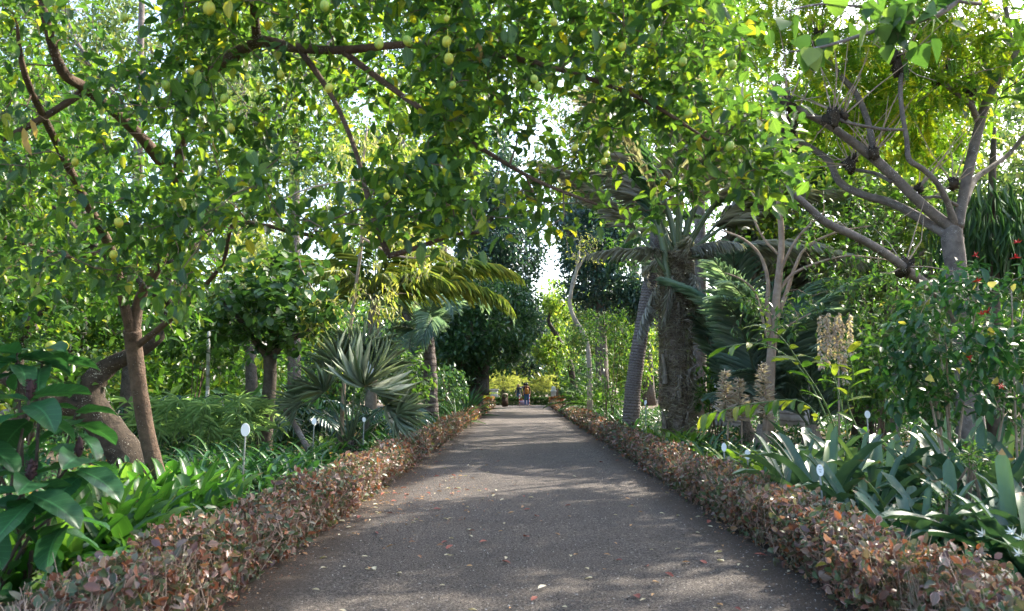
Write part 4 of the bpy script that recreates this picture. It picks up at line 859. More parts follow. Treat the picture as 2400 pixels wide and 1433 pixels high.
def blue_palm():
    Y = 30.; o = empty('blue_palm', G(1006, Y), 'stout rough-trunked palm with arching blue-grey fronds behind the fan palm', 'palm')
    trunk_part(o, 'trunk', [(1010, 990, Y, .3), (1009, 940, Y, .28), (1008, 870, Y, .25), (1004, 800, Y, .22), (1002, 780, Y, .2)], 'ringd', 16, .06)
    top = P(1002, 785, Y)
    ms = [frond_mesh('frond', 3.9, 1.9, 84, .95, .05, [M['palmb'], M['petiole']], 60, .25, 0, .03, .1, 10 + s, .3, .6) for s in range(3)]
    for px, py, Yd, s in [(1075, 690, -.4, 1.0), (1060, 660, .6, 1.0), (930, 690, -.4, 1.05), (900, 740, -1.4, .95), (960, 650, .3, 1), (1010, 650, -1.5, .9), (950, 760, -2, .9), (1030, 700, -2, .9)]:
        t = P(px, py, Y + Yd); put('frond', random.choice(ms), aim(top, t - top, random.uniform(-.5, .5), s), o)
blue_palm()
def fan_palm():
    Y = 15.; b = G(822, Y); o = empty('fan_palm', b, 'low fan palm with stiff grey-green fans beside the path hedge', 'palm')
    g = Geo(); g.tube([b + Vector((0, 0, -.05)), b + Vector((.02, 0, .2)), b + Vector((.03, 0, .42))], [.16, .17, .09], 12, jit=.12)
    rg = np.random.default_rng(3); n = 160
    a = rg.random(n) * 6.28; z = rg.random(n) * .42; pos = np.stack([b.x + np.cos(a) * .14, b.y + np.sin(a) * .14, z], 1)
    g.leaves(T_LONG, pos, nrm(np.stack([np.cos(a), np.sin(a), .9 + 0 * a], 1) + rg.normal(size=(n, 3)) * .2), rvec(n, rg), .2, .022, rng=rg); g.build('trunk', M['barkdark'], o)
    # hub pixel, depth offset, direction of the fan in the picture, radius
    fans = [(759, 921, -.25, (-.85, -.1, .75), .78, 1.9), (705, 943, -.3, (-1, -.2, .1), .62, 1.7), (797, 862, .0, (-.45, .1, 1), .8, 1.5), (856, 905, -.5, (.45, -.2, 1), 1.0, 1.9), (880, 868, .2, (.7, .2, .8), .85, 1.7), (838, 850, .3, (.05, .3, 1), 1.0, 1.4), (905, 950, -.1, (1, -.2, .35), .85, 1.8), (930, 975, -.35, (1, -.3, -.1), .7, 1.6)]
    for i, (px, py, yd, d, r, sp) in enumerate(fans):
        hub = P(px, py, Y + yd); s0 = b + Vector((0, 0, .3)); g = Geo()
        mid = s0.lerp(hub, .5) + Vector((0, 0, .12)); g.tube([s0, mid, hub], [.022, .016, .011], 6); st = g.build('frond', M['petiole'], o)
        rg = np.random.default_rng(60 + i); g = Geo(); n = 26; th = np.linspace(-sp * .8, sp * .8, n) + rg.normal(size=n) * .03
        x = np.array(Vector(d).normalized()); side = nrm(np.cross(np.array([.25, -.9, .2]), x)); nor = np.cross(x, side)
        D = np.cos(th)[:, None] * x + np.sin(th)[:, None] * side + nor * (.1 * (-1.) ** np.arange(n) + .25 * np.abs(np.sin(th)))[:, None]
        ln = r * (.72 + .28 * np.cos(th * .7)) * (.88 + .2 * rg.random(n))
        t = leaf_tmpl([.15, .5, .82], [.34, .5, .24], fold=1.0, curl=.12)
        g.leaves(t, np.repeat(np.array(hub)[None], n, 0), nrm(D), np.repeat(nor[None], n, 0) + rg.normal(size=(n, 3)) * .25, ln * .97, .031, rng=rg)
        g.build('fan', M['fan'], st)
        g = Geo(); n = 12; g.leaves(T_FLAT, np.repeat(np.array(hub)[None], n, 0) + rg.normal(size=(n, 3)) * .03 + D[:n] * .05, rvec(n, rg), rvec(n, rg), .06, .03); g.build('husk', M['dryleaf'], st)
fan_palm()
M['straw'] = leaf_mat('straw_fibre', [(0, (.16, .11, .08)), (.5, (.38, .31, .25)), (1, (.6, .54, .47))], trans=.25, rough=.6)
def shaggy_palm():
    Y = 19.; b = G(1590, Y); o = empty('shaggy_palm', b, 'shaggy fibre-wrapped palm trunk with pale cut leaf stubs beside the path', 'palm')
    spec = [(1592, 1060, Y, .26), (1590, 985, Y, .23), (1587, 880, Y, .26), (1580, 780, Y, .25), (1576, 700, Y, .26), (1582, 640, Y, .22), (1590, 590, Y, .16)]
    trunk_part(o, 'trunk', spec, 'fibre', 18, .05)
    l = limb(spec, 6); pts = np.array([tuple(p) for p, _ in l]); rr = np.array([r for _, r in l])
    rg = np.random.default_rng(5); n = 6500; u = rg.random(n) * (len(l) - 1); i = u.astype(int)
    c = pts[i]; a = rg.random(n) * 6.283; nv = np.stack([np.cos(a), np.sin(a), 0 * a], 1); tv = np.stack([-np.sin(a), np.cos(a), 0 * a], 1)
    pos = c + nv * (rr[i] * (.9 + .4 * rg.random(n)))[:, None]; pos[:, 2] += rg.normal(size=n) * .05
    d = nv * (.2 + .4 * rg.random(n))[:, None] + tv * (rg.normal(size=n) * 1.1)[:, None] + np.stack([0 * a, 0 * a, rg.normal(size=n) * .45 - .1], 1)
    g = Geo(); g.leaves(T_LONG, pos, nrm(d), nv + .4 * rg.normal(size=(n, 3)), .14 + .26 * rg.random(n), .011, rng=rg); g.build('fibres', M['straw'], o, kind='stuff')
    for px, py, h, w in [(1562, 865, .7, .17), (1610, 885, .4, .14), (1590, 735, .5, .18), (1592, 915, .7, .24), (1560, 985, .4, .16), (1606, 985, .4, .15)]:
        c = P(px, py, Y - .25); out = Vector((c.x - P(1587, py, Y).x, -.3, 0)).normalized(); g = Geo()
        pv = []
        for k in range(5):
            t = k / 4; ww = w * (1 - .55 * t); q = c + Vector((0, 0, (t - .5) * h)) + out * (.02 + .1 * t * t)
            pv += [q + Vector((-ww / 2, .03, 0)), q + Vector((0, -.03, 0)) + out * .03, q + Vector((ww / 2, .03, 0)), q + Vector((0, .07, 0))]
        ii = np.arange(4)[:, None] * 4; j = np.arange(4)[None]; jn = (j + 1) % 4
        g.add([tuple(v) for v in pv], [np.stack([ii + j, ii + jn, ii + 4 + jn, ii + 4 + j], -1).reshape(-1, 4), [(16, 17, 18, 19)]]); g.build('leaf_stub', M['boot'], o)
    ms = [frond_mesh('frond', 4.4, .8, 90, .9, .03, [M['drypalm'], M['petiole']], 50, .35, 0, .055, .3, 20 + s, .15) for s in range(2)] + [frond_mesh('frond', 4.4, .8, 80, .9, .04, [M['palmg'], M['petiole']], 50, .25, 0, .085, .34, 25, .2)]
    top = P(1572, 700, Y)
    for i, (x0, y0, px, py, yd, s) in enumerate([(1570, 695, 1535, 380, -.2, 1.1), (1562, 640, 1470, 500, -.2, .95), (1605, 620, 1670, 530, .2, .9), (1590, 600, 1600, 350, .4, 1.0), (1580, 600, 1500, 380, .6, 1), (1600, 600, 1700, 420, .5, 1), (1590, 590, 1560, 420, 1.2, .9), (1600, 600, 1480, 400, .8, .9), (1600, 600, 1640, 400, -.8, .9), (1590, 600, 1530, 300, .3, 1.1), (1600, 590, 1750, 340, -.4, 1.05), (1570, 610, 1490, 330, -.6, 1.05), (1590, 600, 1680, 300, .9, 1.1), (1595, 610, 1760, 470, .1, 1), (1590, 600, 1580, 260, -.9, 1.1), (1600, 610, 1780, 560, -.5, .9)]):
        t0 = P(x0, y0, Y - (.3 if i < 2 else 0)); put('frond', ms[2] if i in (0, 3, 5, 9, 12) else ms[i % 2], aim(t0, P(px, py, Y + yd) - t0, random.uniform(-.3, .3), s), o)
    dm = frond_mesh('dead_frond', 2.6, .6, 46, .6, .03, [M['drypalm'], M['boot']], 30, .6, 0, .03, .2, 33, 0)
    for i in range(14):
        a = i * 2.4; d = Vector((math.cos(a) * .55, math.sin(a) * .55, -.75 if i % 2 else .1)); put('dead_frond', dm, aim(P(1588, 600, Y) + d * .15, d, random.uniform(-1, 1), random.uniform(.5, .85)), o)
shaggy_palm()
def ringed_palm():
    Y = 25.; o = empty('ringed_palm', G(1482, Y), 'leaning grey ringed palm trunk behind the shaggy palm', 'palm')
    trunk_part(o, 'trunk', [(1478, 1020, Y, .28), (1482, 930, Y, .25), (1492, 850, Y, .235), (1508, 750, Y, .225), (1524, 660, Y, .22), (1536, 590, Y, .22), (1540, 540, Y, .2)], 'ring', 18, .04, 6)
    ms = [frond_mesh('frond', 3.6, 1.3, 60, .7, .035, [M['drypalm'] if s else M['palmg'], M['petiole']], 50, .5, 0, .03, .2, 40 + s, .1) for s in range(2)]
    crown_of(o, P(1540, 545, Y), ms, 11, -1.1, 1.2, 1.0, (.45, .65))
ringed_palm()
def skirt_palm(label, px, Y, lean, top, r, nsk, seed):
    o = empty('skirted_palm', G(px, Y), label, 'palm')
    trunk_part(o, 'trunk', [(px, 1000, Y, r * 1.25), (px + lean * .4, 800, Y, r * 1.05), (px + lean * .8, 600, Y, r), (px + lean, top, Y, r * .9)], 'skirt', 18, .03)
    rg = random.Random(seed); t = P(px + lean, top, Y)
    dm = fan_mesh('dead_frond', 1.1, 1.1, 20, 1.1, [M['drypalm'], M['boot']], seed, .4, .05)
    for i in range(nsk):
        a = i * 2.4; q = t + Vector((math.cos(a) * r, math.sin(a) * r, -rg.random() * 1.4)); put('dead_frond', dm, aim(q, (math.cos(a) * .5, math.sin(a) * .5, -1), rg.uniform(-.4, .4), rg.uniform(.7, 1.1)), o)
    fm = fan_mesh('frond', 1.2, 1.1, 26, 2.0, [M['palmg'], M['petiole']], seed + 1, .2, .05)
    crown_of(o, t + Vector((0, 0, .2)), [fm], 14, -.4, 1.2, rng=rg)
skirt_palm('wide blue-grey palm trunk with hanging dead fronds behind the pink-barked tree', 1705, 23.5, 45, 420, .42, 26, 3)
skirt_palm('palm with thick skirt of dead straw fronds between the pink stems', 1865, 24., 5, 500, .38, 34, 4)
def low_palm(label, px, Y, specs, L, mat, seed, ll=.7, droop=1.0, hang=.2, lw=.034):
    o = empty('low_feather_palm', G(px, Y), label, 'palm'); b = G(px, Y)
    g = Geo(); g.tube([b + Vector((0, 0, -.05)), b + Vector((0, 0, .3)), b + Vector((0, 0, .6))], [.2, .2, .1], 12, jit=.12); g.build('trunk', M['fibre'], o)
    ms = [frond_mesh('frond', L, droop, 66, ll, lw, [M[mat], M['petiole']], 58, hang, 0, .025, .2, seed + s, .25) for s in range(3)]
    s0 = b + Vector((0, 0, .45))
    for i, (px_, py_, yd) in enumerate(specs):
        t = P(px_, py_, Y + yd); d = t - s0; put('frond', ms[i % 3], aim(s0, d + Vector((0, 0, .25 * d.length)), random.uniform(-.4, .4), max(.55, min(1.4, d.length / L * 1.15))), o)
low_palm('bluish feather palm with tall arching fronds beside the shaggy trunk', 1745, 20.2, [(1675, 590, .3), (1715, 580, -.5), (1765, 640, .2), (1690, 720, -.8), (1830, 640, .5), (1880, 700, -.5), (1780, 700, -1.5), (1660, 700, .6), (1710, 800, -1.6), (1680, 900, -1.5), (1740, 780, -2), (1850, 780, -1.2), (1900, 800, .3), (1680, 640, 1.)], 3.6, 'palmb', 70, .8, 1.1)
low_palm('silvery feather palm filling the gap between the shaggy trunk and the pink stems', 1785, 17.6, [(1725, 580, .4), (1750, 560, -.3), (1810, 560, .3), (1870, 620, -.2), (1900, 700, .4), (1735, 660, -1.2), (1840, 700, -1), (1780, 620, -1.4)], 3.0, 'palmb', 81, .75, 1.2, .35, .026)
low_palm('dusky green feather palm low behind the ginger stems', 1900, 17.5, [(1960, 800, -.6), (1850, 840, -.8), (1800, 880, 0), (2000, 860, .5), (1900, 760, .4), (1750, 850, -.4), (2040, 900, -1), (1880, 800, 1)], 2.6, 'palmb', 75, .6)
low_palm('blue-grey palm with a drooping comb of leaflets under the low pollard limb', 2190, 16.5, [(2040, 720, -.4), (2090, 700, .3), (2150, 690, -.8), (2240, 700, .5), (2000, 760, .2), (2280, 760, -.6)], 3.2, 'palmb', 78, .7, 1.5, .5)

# cycads and ferns near the path end
def cycad(label, px, Y, L, n, mat, seed, el0=.15, el1=1.2):
    b = G(px, Y); o = empty('cycad', b, label, 'cycad'); g = Geo(); g.tube([b + Vector((0, 0, -.05)), b + Vector((0, 0, .35))], [.22, .16], 10, jit=.1); g.build('trunk', M['barkdark'], o)
    ms = [frond_mesh('frond', L, 1.0, 44, .3, .035, [M[mat], M['petiole']], 70, .1, 0, .02, .15, seed + s, .25) for s in range(2)]
    crown_of(o, b + Vector((0, 0, .35)), ms, n, el0, el1)
cycad('green cycad arching over the shaded bed beside the path end', 1372, 41, 2.0, 22, 'fresh', 90)
cycad('yellow backlit cycad behind the dark sword-leaved plant', 1070, 43, 1.8, 16, 'palmy', 92)
cycad('yellow backlit cycad nearest the brown bin', 1102, 49, 1.9, 18, 'palmy', 94, .5, 1.3)
cycad('green cycad at the foot of the leaning ringed palm', 1400, 36, 1.8, 16, 'fresh', 96)

# ---------------------------------------------------------------- undergrowth
SW = [strap_mesh('leaf', .72, .045, .0, .9 + .25 * i, M['strap'], 7, .5, .6, seed=i) for i in range(4)]
SWD = [strap_mesh('leaf', .9, .06, .0, .3 + .2 * i, M['strap'], 7, .6, .35, seed=10 + i) for i in range(3)]
LIME = [strap_mesh('leaf', .6, .085, .0, .5 + .25 * i, M['lime'], 7, .4, .55, seed=20 + i) for i in range(4)]
BROM = [strap_mesh('leaf', .95, .115, .0, .2 + .25 * i, M['brom'], 9, .55, .82, .95, seed=30 + i) for i in range(5)]
ASP = [strap_mesh('leaf', .62, .15, .0, .35 + .3 * i, M['aspid'], 9, .35, .35, .28, .05, seed=40 + i, across=5) for i in range(4)]
BAN = [strap_mesh('leaf', 1.9, .5, .0, .7 + .3 * i, M['banana'], 10, .3, .55, .5, .02, seed=50 + i, across=5) for i in range(3)]
def spot(px, Y, z=0.0): g = G(px, Y); g.z = z; return g
# sword-leaved clumps behind the hedge, lemon side
for i, (px, Y) in enumerate([(470, 12.2), (540, 12.6), (600, 11.8), (655, 12.2), (700, 12.8), (560, 11.0), (630, 10.9), (690, 11.4), (510, 13.2), (590, 13.4), (650, 13.6), (740, 12.0), (470, 11.3), (720, 13.8)]):
    rosette('strappy_clump', 'dark green strap-leaved clump behind the hedge around the tallest white plant label', 'plant', spot(px, Y), SW, 24, .25, 1.25, .85, 1.2, 'strap-leaved clumps on the lemon tree side')
for i, (px, Y) in enumerate([(745, 15.4), (780, 14.4), (870, 14.4), (910, 15.6), (880, 16.6), (760, 16.4), (930, 17.2)]):
    rosette('strappy_clump', 'bright green strap-leaved clump around the foot of the fan palm', 'plant', spot(px, Y), [LIME[0], SW[0], SW[1]] if i % 2 else SW, 22, .3, 1.2, .8, 1.1, 'strap-leaved clumps round the fan palm')
rosette('sword_plant', 'large dark sword-leaved rosette beside the orange hedge end', 'plant', spot(1095, 37.5), SWD, 46, .05, 1.3, 1.5, 2.2)
rosette('sword_plant', 'smaller sword-leaved rosette beside the blue palm trunk', 'plant', spot(1075, 30), SWD, 30, .2, 1.3, 1.0, 1.5)
# aspidistra
for i, (px, Y, lab) in enumerate([(420, 8.9, 0), (350, 8.6, 0), (290, 8.3, 0), (470, 9.4, 0), (400, 9.9, 0), (320, 9.5, 0), (250, 9.0, 0), (500, 8.6, 0), (360, 7.7, 0), (280, 7.4, 0), (440, 8.0, 0)]):
    rosette('broad_leaved_clump', 'broad-leaved bright green clump around the lemon tree trunk', 'plant', spot(px, Y), ASP, 18, .45, 1.4, .85, 1.2, 'broad-leaved clumps round the lemon trunk', r0=.08)
for i, (px, Y) in enumerate([(150, 6.4), (240, 6.6), (60, 6.2), (190, 5.9), (300, 6.9), (100, 7.2), (10, 7.0), (330, 6.3), (60, 5.6)]):
    rosette('broad_leaved_clump', 'shaded broad-leaved clump between the big-leaved shrub and the hedge', 'plant', spot(px, Y), ASP, 16, .4, 1.35, .85, 1.25, 'broad-leaved clumps under the big-leaved shrub', r0=.08)
# big-leaved shrub at the near corner
def big_shrub():
    b = spot(20, 5.4); o = empty('big_leaved_shrub', b, 'large shrub with big veined leaves and dark bud spikes at the near corner', 'shrub')
    me = [strap_mesh('leaf', 1.0, .54, .0, .5 + .3 * i, M['bigleaf'], 9, .25, .28, .3, .03, seed=60 + i, across=7) for i in range(3)]
    tips = [(70, 930, 5.0, 1), (72, 1120, 4.8, 1), (185, 1065, 5.1, 1), (40, 820, 5.3, 0), (-60, 1000, 5.0, 0), (100, 820, 5.5, 0), (-40, 1180, 4.9, 0), (150, 1190, 5.2, 0), (-120, 880, 5.2, 0), (20, 1060, 5.5, 0), (180, 960, 5.6, 0)]
    for px, py, Y, bud in tips:
        t = P(px, py, Y); s = b + Vector((random.uniform(-.25, .25), random.uniform(-.2, .2), 0))
        g = Geo(); g.tube([s, s.lerp(t, .55) + Vector((0, 0, .12)), t], [.014, .011, .007], 7); g.build('stem', M['barkdark'], o)
        n = 7
        for i in range(n):
            az = i * 2.39996 + px; el = .15 - .2 * (i // 2); d = Vector((math.cos(az) * math.cos(el), math.sin(az) * math.cos(el), math.sin(el)))
            s_ = random.uniform(.3, .4); put('leaf', me[i % 3], aim(t - Vector((0, 0, .025 * i)), d, random.uniform(-.5, .5), s_), o)
        if bud:
            g = Geo(); pr = [(.001, -.02), (.02, 0), (.026, .03), (.022, .07), (.012, .1), (.001, .115)]
            g.lathe(pr, tuple(t), 9); rg = np.random.default_rng(px); k = 70; a = rg.random(k) * 6.28; z = rg.random(k) * .1
            g.leaves(T_FLAT, np.stack([t.x + np.cos(a) * .02, t.y + np.sin(a) * .02, t.z + z], 1), np.stack([np.cos(a), np.sin(a), .8 + 0 * a], 1), rvec(k, rg), .02, .014); g.build('bud_spike', M['budspike'], o)
big_shrub()
# umbrella sedge
def sedge(label, group, px, Y, n, h, mat, whorl=.28, seed=0, lw=.012, nm='umbrella_sedge', sp=.35):
    rg = np.random.default_rng(seed); b = spot(px, Y); o = empty(nm, b, label, 'sedge', group); g = Geo(); g2 = Geo()
    for i in range(n):
        a = rg.random() * 6.28; s = np.array(b) + np.array([math.cos(a), math.sin(a), 0]) * sp * math.sqrt(rg.random()); e = s + np.array([rg.normal() * .25 * h * .5, rg.normal() * .25 * h * .5, h * (.45 + .65 * rg.random())])
        g.tube([s, (s + e) / 2 + np.array([0, 0, .05]), e], [.005, .0045, .003], 3, cap=False)
        k = 14; th = rg.random(k) * 6.28
        g2.leaves(T_BLADE, np.repeat(e[None], k, 0), np.stack([np.cos(th), np.sin(th), .1 + .45 * rg.normal(size=k)], 1), np.array([[0, 0, 1.]]).repeat(k, 0), whorl * (.7 + .5 * rg.random(k)), lw, rng=rg)
    g.build('stems', M['stalk'], o, kind='stuff'); g2.build('leaf_whorls', M[mat], o, kind='stuff')
for i, (px, Y) in enumerate([(400, 15), (450, 15.6), (500, 15.2), (550, 15.8), (430, 16.8), (520, 17), (590, 16.6), (470, 14.4), (560, 14.6), (380, 16.2), (610, 15), (345, 15.6)]):
    sedge('pale green umbrella sedge between the strap-leaved clumps and dark lobed leaves', 'umbrella sedge clumps', px, Y, 10, 1.05, 'sedge', .34, 100 + i, .02)
for px, Y, h, lab in [(1182, 70, 2.6, 'tall yellow papyrus clump beyond the end hedge beside the bin'), (1262, 70, 2.5, 'tall yellow papyrus clump beyond the end hedge near the white stone post'), (1150, 74, 2.2, 'shorter papyrus clump far behind the brown bin'), (1205, 76, 2.2, 'papyrus clump behind the person in blue'), (1285, 76, 2.3, 'papyrus clump at the far corner behind the white stone post')]:
    sedge(lab, None, px, Y, 60, h, 'papyrus', .34, int(px), .025, 'papyrus_clump', .8)
# philodendrons with deeply cut leaves
PH = [frond_mesh('leaf', .8, .9, 9, .34, .075, [M['philo'], M['stalk']], 62, .15, 0, .012, .12, 200 + s, .1) for s in range(3)]
def philo(label, group, px, Y, n, h, s):
    b = spot(px, Y); o = empty('lobed_leaf_plant', b, label, 'plant', group)
    for i in range(n):
        az = i * 2.4 + random.uniform(-.4, .4); t = b + Vector((math.cos(az) * h * .6, math.sin(az) * h * .6, h * random.uniform(.5, 1.1))); g = Geo()
        g.tube([b, b.lerp(t, .5) + Vector((0, 0, .15)), t], [.016, .012, .009], 5); st = g.build('leaf_stalk', M['stalk'], o)
        put('leaf', PH[i % 3], aim(t, (math.cos(az), math.sin(az), random.uniform(-.5, .2)), random.uniform(-.3, .3), s * random.uniform(.8, 1.2)), o)
for i, (px, Y) in enumerate([(430, 19.5), (500, 19), (560, 19.8), (620, 19), (470, 21), (540, 21.2), (380, 20), (690, 18.4), (610, 21), (420, 18)]):
    philo('dark glossy plant with deeply cut leaves behind the umbrella sedge', 'lobed-leaf plants', px, Y, 12, 1.1, 1.15)
for i, (px, Y) in enumerate([(930, 19.5), (720, 20.5), (780, 21)]):
    philo('dark lobed-leaf plant glimpsed behind the fan palm', 'lobed-leaf plants behind the fan palm', px, Y, 10, .9, 1.0)
for px, Y, n, lab in [(655, 24.5, 8, 'banana plant with upright leaves behind the round-leaved tree trunk'), (560, 25, 8, 'banana plant with a long leaning leaf beside the pale stake'), (720, 22.5, 7, 'banana plant behind the fan palm')]:
    rosette('banana_plant', lab, 'plant', spot(px, Y), BAN, n, .6, 1.35, .8, 1.1, r0=.06)
# leafy shrubs filling the middle distance
def shrub(label, px, Y, box, mat, L=.16, W=.08, n=12, k=70, seed=0., droop=.25, tmpl=T_MID, gap=.3, name='leafy_shrub', spread=.3, bark='twig', nobj=0):
    b = spot(px, Y); st = []
    for i in range(6):
        e = P(random.uniform(box[0] * .7 + box[2] * .3, box[0] * .3 + box[2] * .7), random.uniform(box[1], (box[1] + box[3]) / 2), random.uniform(box[4], box[5])); q = b + Vector((random.uniform(-.2, .2), random.uniform(-.2, .2), 0))
        st.append(smooth_line([(q, .02), (q.lerp(e, .5) + Vector((0, 0, .1)), .014), (q.lerp(e, .85), .008)], 3))
    plant(name, label, 'shrub', b, st, lobes(*box, k, gap, 1.4, seed=seed), tmpl, M[mat], M[bark], None, n=n, L=L, W=W, spread=spread, droop=droop, twig_r=.004, trunkname='stem', max_r=.01, trunk_seg=6, n_obj=nobj)
shrub('light green fine-leaved bush spilling beside the leaning ringed palm', 1430, 27, (1310, 715, 1545, 985, 25, 29.5), 'fresh', .15, .06, 16, 190, 301., .1, T_LONG, .34)
shrub('green shrub with broad leaves around the pale stake', 460, 22, (380, 740, 590, 900, 20.5, 23.5), 'fresh', .26, .14, 9, 80, 302.)
shrub('sunlit green shrub under the old citrus branches at the far left', 60, 14.5, (-120, 780, 300, 1010, 13, 15.6), 'fresh', .16, .08, 12, 100, 303.)
shrub('dark green shrub behind the round-leaved tree', 760, 26, (680, 720, 960, 960, 24, 28), 'dark', .22, .11, 14, 140, 304.)
shrub('green shrub between the two left palms', 945, 26, (880, 800, 1010, 990, 24, 28), 'fresh', .2, .1, 12, 80, 305.)
shrub('bushy green undergrowth plant below the blue palm', 1050, 33, (1000, 860, 1100, 965, 31, 36), 'dark', .22, .1, 14, 70, 306.)
shrub('dark leafy shrub between the shaggy palm and the feather palm', 1665, 20.5, (1600, 850, 1760, 990, 19.5, 22), 'fresh', .18, .08, 12, 70, 307.)
shrub('green shrub with yellow light behind the ginger stems', 2030, 14, (1930, 760, 2180, 1000, 12.8, 15.5), 'fresh', .15, .07, 12, 110, 308.)
shrub('small leafy sapling growing up among the bromeliads', 2255, 6.6, (2240, 1040, 2330, 1100, 6.4, 6.9), 'fresh', .06, .025, 9, 22, 309., .1, T_LONG, .1, 'sapling', .1, nobj=60)
shrub('small bright-leaved weed low in front of the big bromeliads', 2210, 6.3, (2180, 1140, 2240, 1210, 6.2, 6.5), 'fresh', .06, .03, 8, 12, 310., .1, T_LONG, .1, 'sapling', .08)
shrub('shrub with backlit leaves in the gap under the dense dark tree', 1020, 47, (1000, 860, 1120, 935, 45, 49), 'bright', .3, .14, 12, 60, 311.)
shrub('dark shrub closing the bed behind the green cycad', 1345, 53, (1300, 840, 1420, 945, 50, 56), 'dark', .3, .14, 14, 80, 312.)
# strap plants and bromeliads, other side
for i in range(26):
    Y = 24 + 33 * (i / 26); px = 1222 + (2.9 + random.uniform(.1, 2.0)) * FPX / Y
    rosette('strappy_clump', 'dark green strap-leaved clump edging the far bed behind the bromeliad-side hedge', 'plant', spot(px, Y), SW, 16, .2, 1.2, 1.0, 1.5, 'strap-leaved clumps along the far bed')
for px, Y in [(1515, 20.5), (1550, 19.5), (1590, 18.2), (1560, 17.6), (1620, 17.8), (1610, 16.8)]:
    rosette('lime_rosette', 'lime green rosette plant at the foot of the shaggy palm', 'plant', spot(px, Y), LIME, 22, .3, 1.2, .9, 1.25, 'lime green rosettes under the shaggy palm')
for px, Y in [(1660, 13.5), (1700, 12.8), (1740, 12.4), (1690, 14.2), (1760, 13.2), (1800, 12.2), (1720, 11.4), (1790, 11.4), (1830, 11.0), (1650, 14.8), (1860, 12.4), (1780, 10.6)]:
    rosette('strappy_clump', 'fresh green strap-leaved clump beside the two small white plant labels', 'plant', spot(px, Y), [SW[0], LIME[1], SW[2]], 20, .25, 1.25, .9, 1.2, 'strap-leaved clumps by the small labels')
for i, (px, Y, s, lab) in enumerate([(1925, 8.5, 1.1, 'large grey-green bromeliad behind the oval label with print'), (2050, 8.8, 1.1, 'large bromeliad between the printed label and the sapling'), (2110, 7.2, .75, 'small bromeliad with brown-tipped leaves right behind the hedge'), (2275, 7.6, 1.1, 'large bromeliad directly behind the sapling'), (2380, 7.0, 1.05, 'large bromeliad at the right edge above the white flowers'), (2170, 9.4, 1.1, 'tall bromeliad at the back below the flowering shrub'), (2330, 9.2, 1.1, 'bromeliad under the flowering shrub near the right edge'), (1980, 10.2, 1.0, 'bromeliad at the back of the clump beneath the ginger leaves'), (2330, 6.1, .95, 'bromeliad with long flat grey leaves nearest the white flowers'), (2450, 8.2, 1.1, 'bromeliad cut by the right edge of the view'), (2200, 8.1, 1.0, 'bromeliad in the middle of the bromeliad bed'), (2110, 10.4, 1.0, 'bromeliad in the shade at the back of the bed'), (2440, 6.2, .95, 'bromeliad with grey leaves at the near right corner'), (2120, 6.3, .75, 'small bromeliad tight against the hedge left of the sapling'), (2400, 5.7, .85, 'bromeliad tight against the hedge behind the white flowers'), (2280, 8.8, 1.1, 'bromeliad between the sapling and the flowering shrub'), (1850, 9.6, .95, 'bromeliad between the paired labels and the printed label'), (2010, 7.6, .8, 'low bromeliad just behind the hedge right of the printed label'), (2190, 6.6, .8, 'low bromeliad at the hedge in front of the sapling'), (1900, 11.2, 1.0, 'bromeliad farthest from the hedge under the ginger stems'), (2260, 10.2, 1.1, 'bromeliad half hidden under the flowering shrub')]):
    rosette('bromeliad', lab, 'bromeliad', spot(px, Y), BROM, 26, .12, 1.3, .85 * s, 1.2 * s, 'bromeliads in the bed', r0=.05)
# ginger with arching stems
def ginger(label, base, pts, n, size, seed, hang=.2, both=True):
    rg = random.Random(seed); o = empty('ginger_plant', base, label, 'plant'); l = smooth_line([(Vector(p), .014 - .01 * i / len(pts)) for i, p in enumerate(pts)], 6); g = Geo(); g.tube([p for p, _ in l], [r for _, r in l], 6); g.build('stem', M['stalk'], o)
    me = [strap_mesh('leaf', 1, .3, 0, .4 + .3 * i, M['ginger'], 7, .2, .35, .35, .03, seed=seed + i, across=5) for i in range(2)]
    for i in range(n):
        u = .25 + .75 * i / (n - 1); k = min(int(u * (len(l) - 1)), len(l) - 2); p = l[k][0]; T = (l[k + 1][0] - p).normalized(); S = T.cross(Vector((0, 0, 1))); S = S.normalized() if S.length > .1 else Vector((1, 0, 0))
        d = T * .55 + S * (1 if i % 2 else -1) * .8 + Vector((0, 0, .35 - hang - rg.random() * .4)); put('leaf', me[i % 2], aim(p, d, rg.uniform(-.6, .6), size * rg.uniform(.8, 1.15)), o)
gb = spot(1990, 11.5)
ginger('tall arching ginger stem with broad yellow-green leaves crossing the pink trunk', gb, [gb, P(1940, 960, 11.3), P(1880, 860, 11), P(1825, 785, 10.8), P(1770, 760, 10.6)], 13, .36, 1)
ginger('ginger stem leaning far left with narrow yellowing leaves', gb + Vector((.1, .3, 0)), [gb + Vector((.1, .3, 0)), P(1900, 900, 11.8), P(1800, 810, 11.8), P(1690, 815, 11.7)], 14, .3, 2, .35)
ginger('low ginger stem drooping over the lime rosettes', gb + Vector((-.2, -.2, 0)), [gb + Vector((-.2, -.2, 0)), P(1900, 955, 11.6), P(1780, 945, 11.7), P(1640, 975, 11.8)], 20, .3, 3, .6)
ginger('short ginger stem upright in front of the flowering shrub', gb + Vector((.5, 0, 0)), [gb + Vector((.5, 0, 0)), P(1990, 960, 11.2), P(2000, 880, 11.0), P(1985, 820, 10.9)], 11, .3, 4)
ginger('ginger stem behind the tall one with dusky leaves', gb + Vector((.3, .6, 0)), [gb + Vector((.3, .6, 0)), P(1960, 900, 12), P(1930, 850, 12), P(1870, 830, 12)], 10, .3, 5)
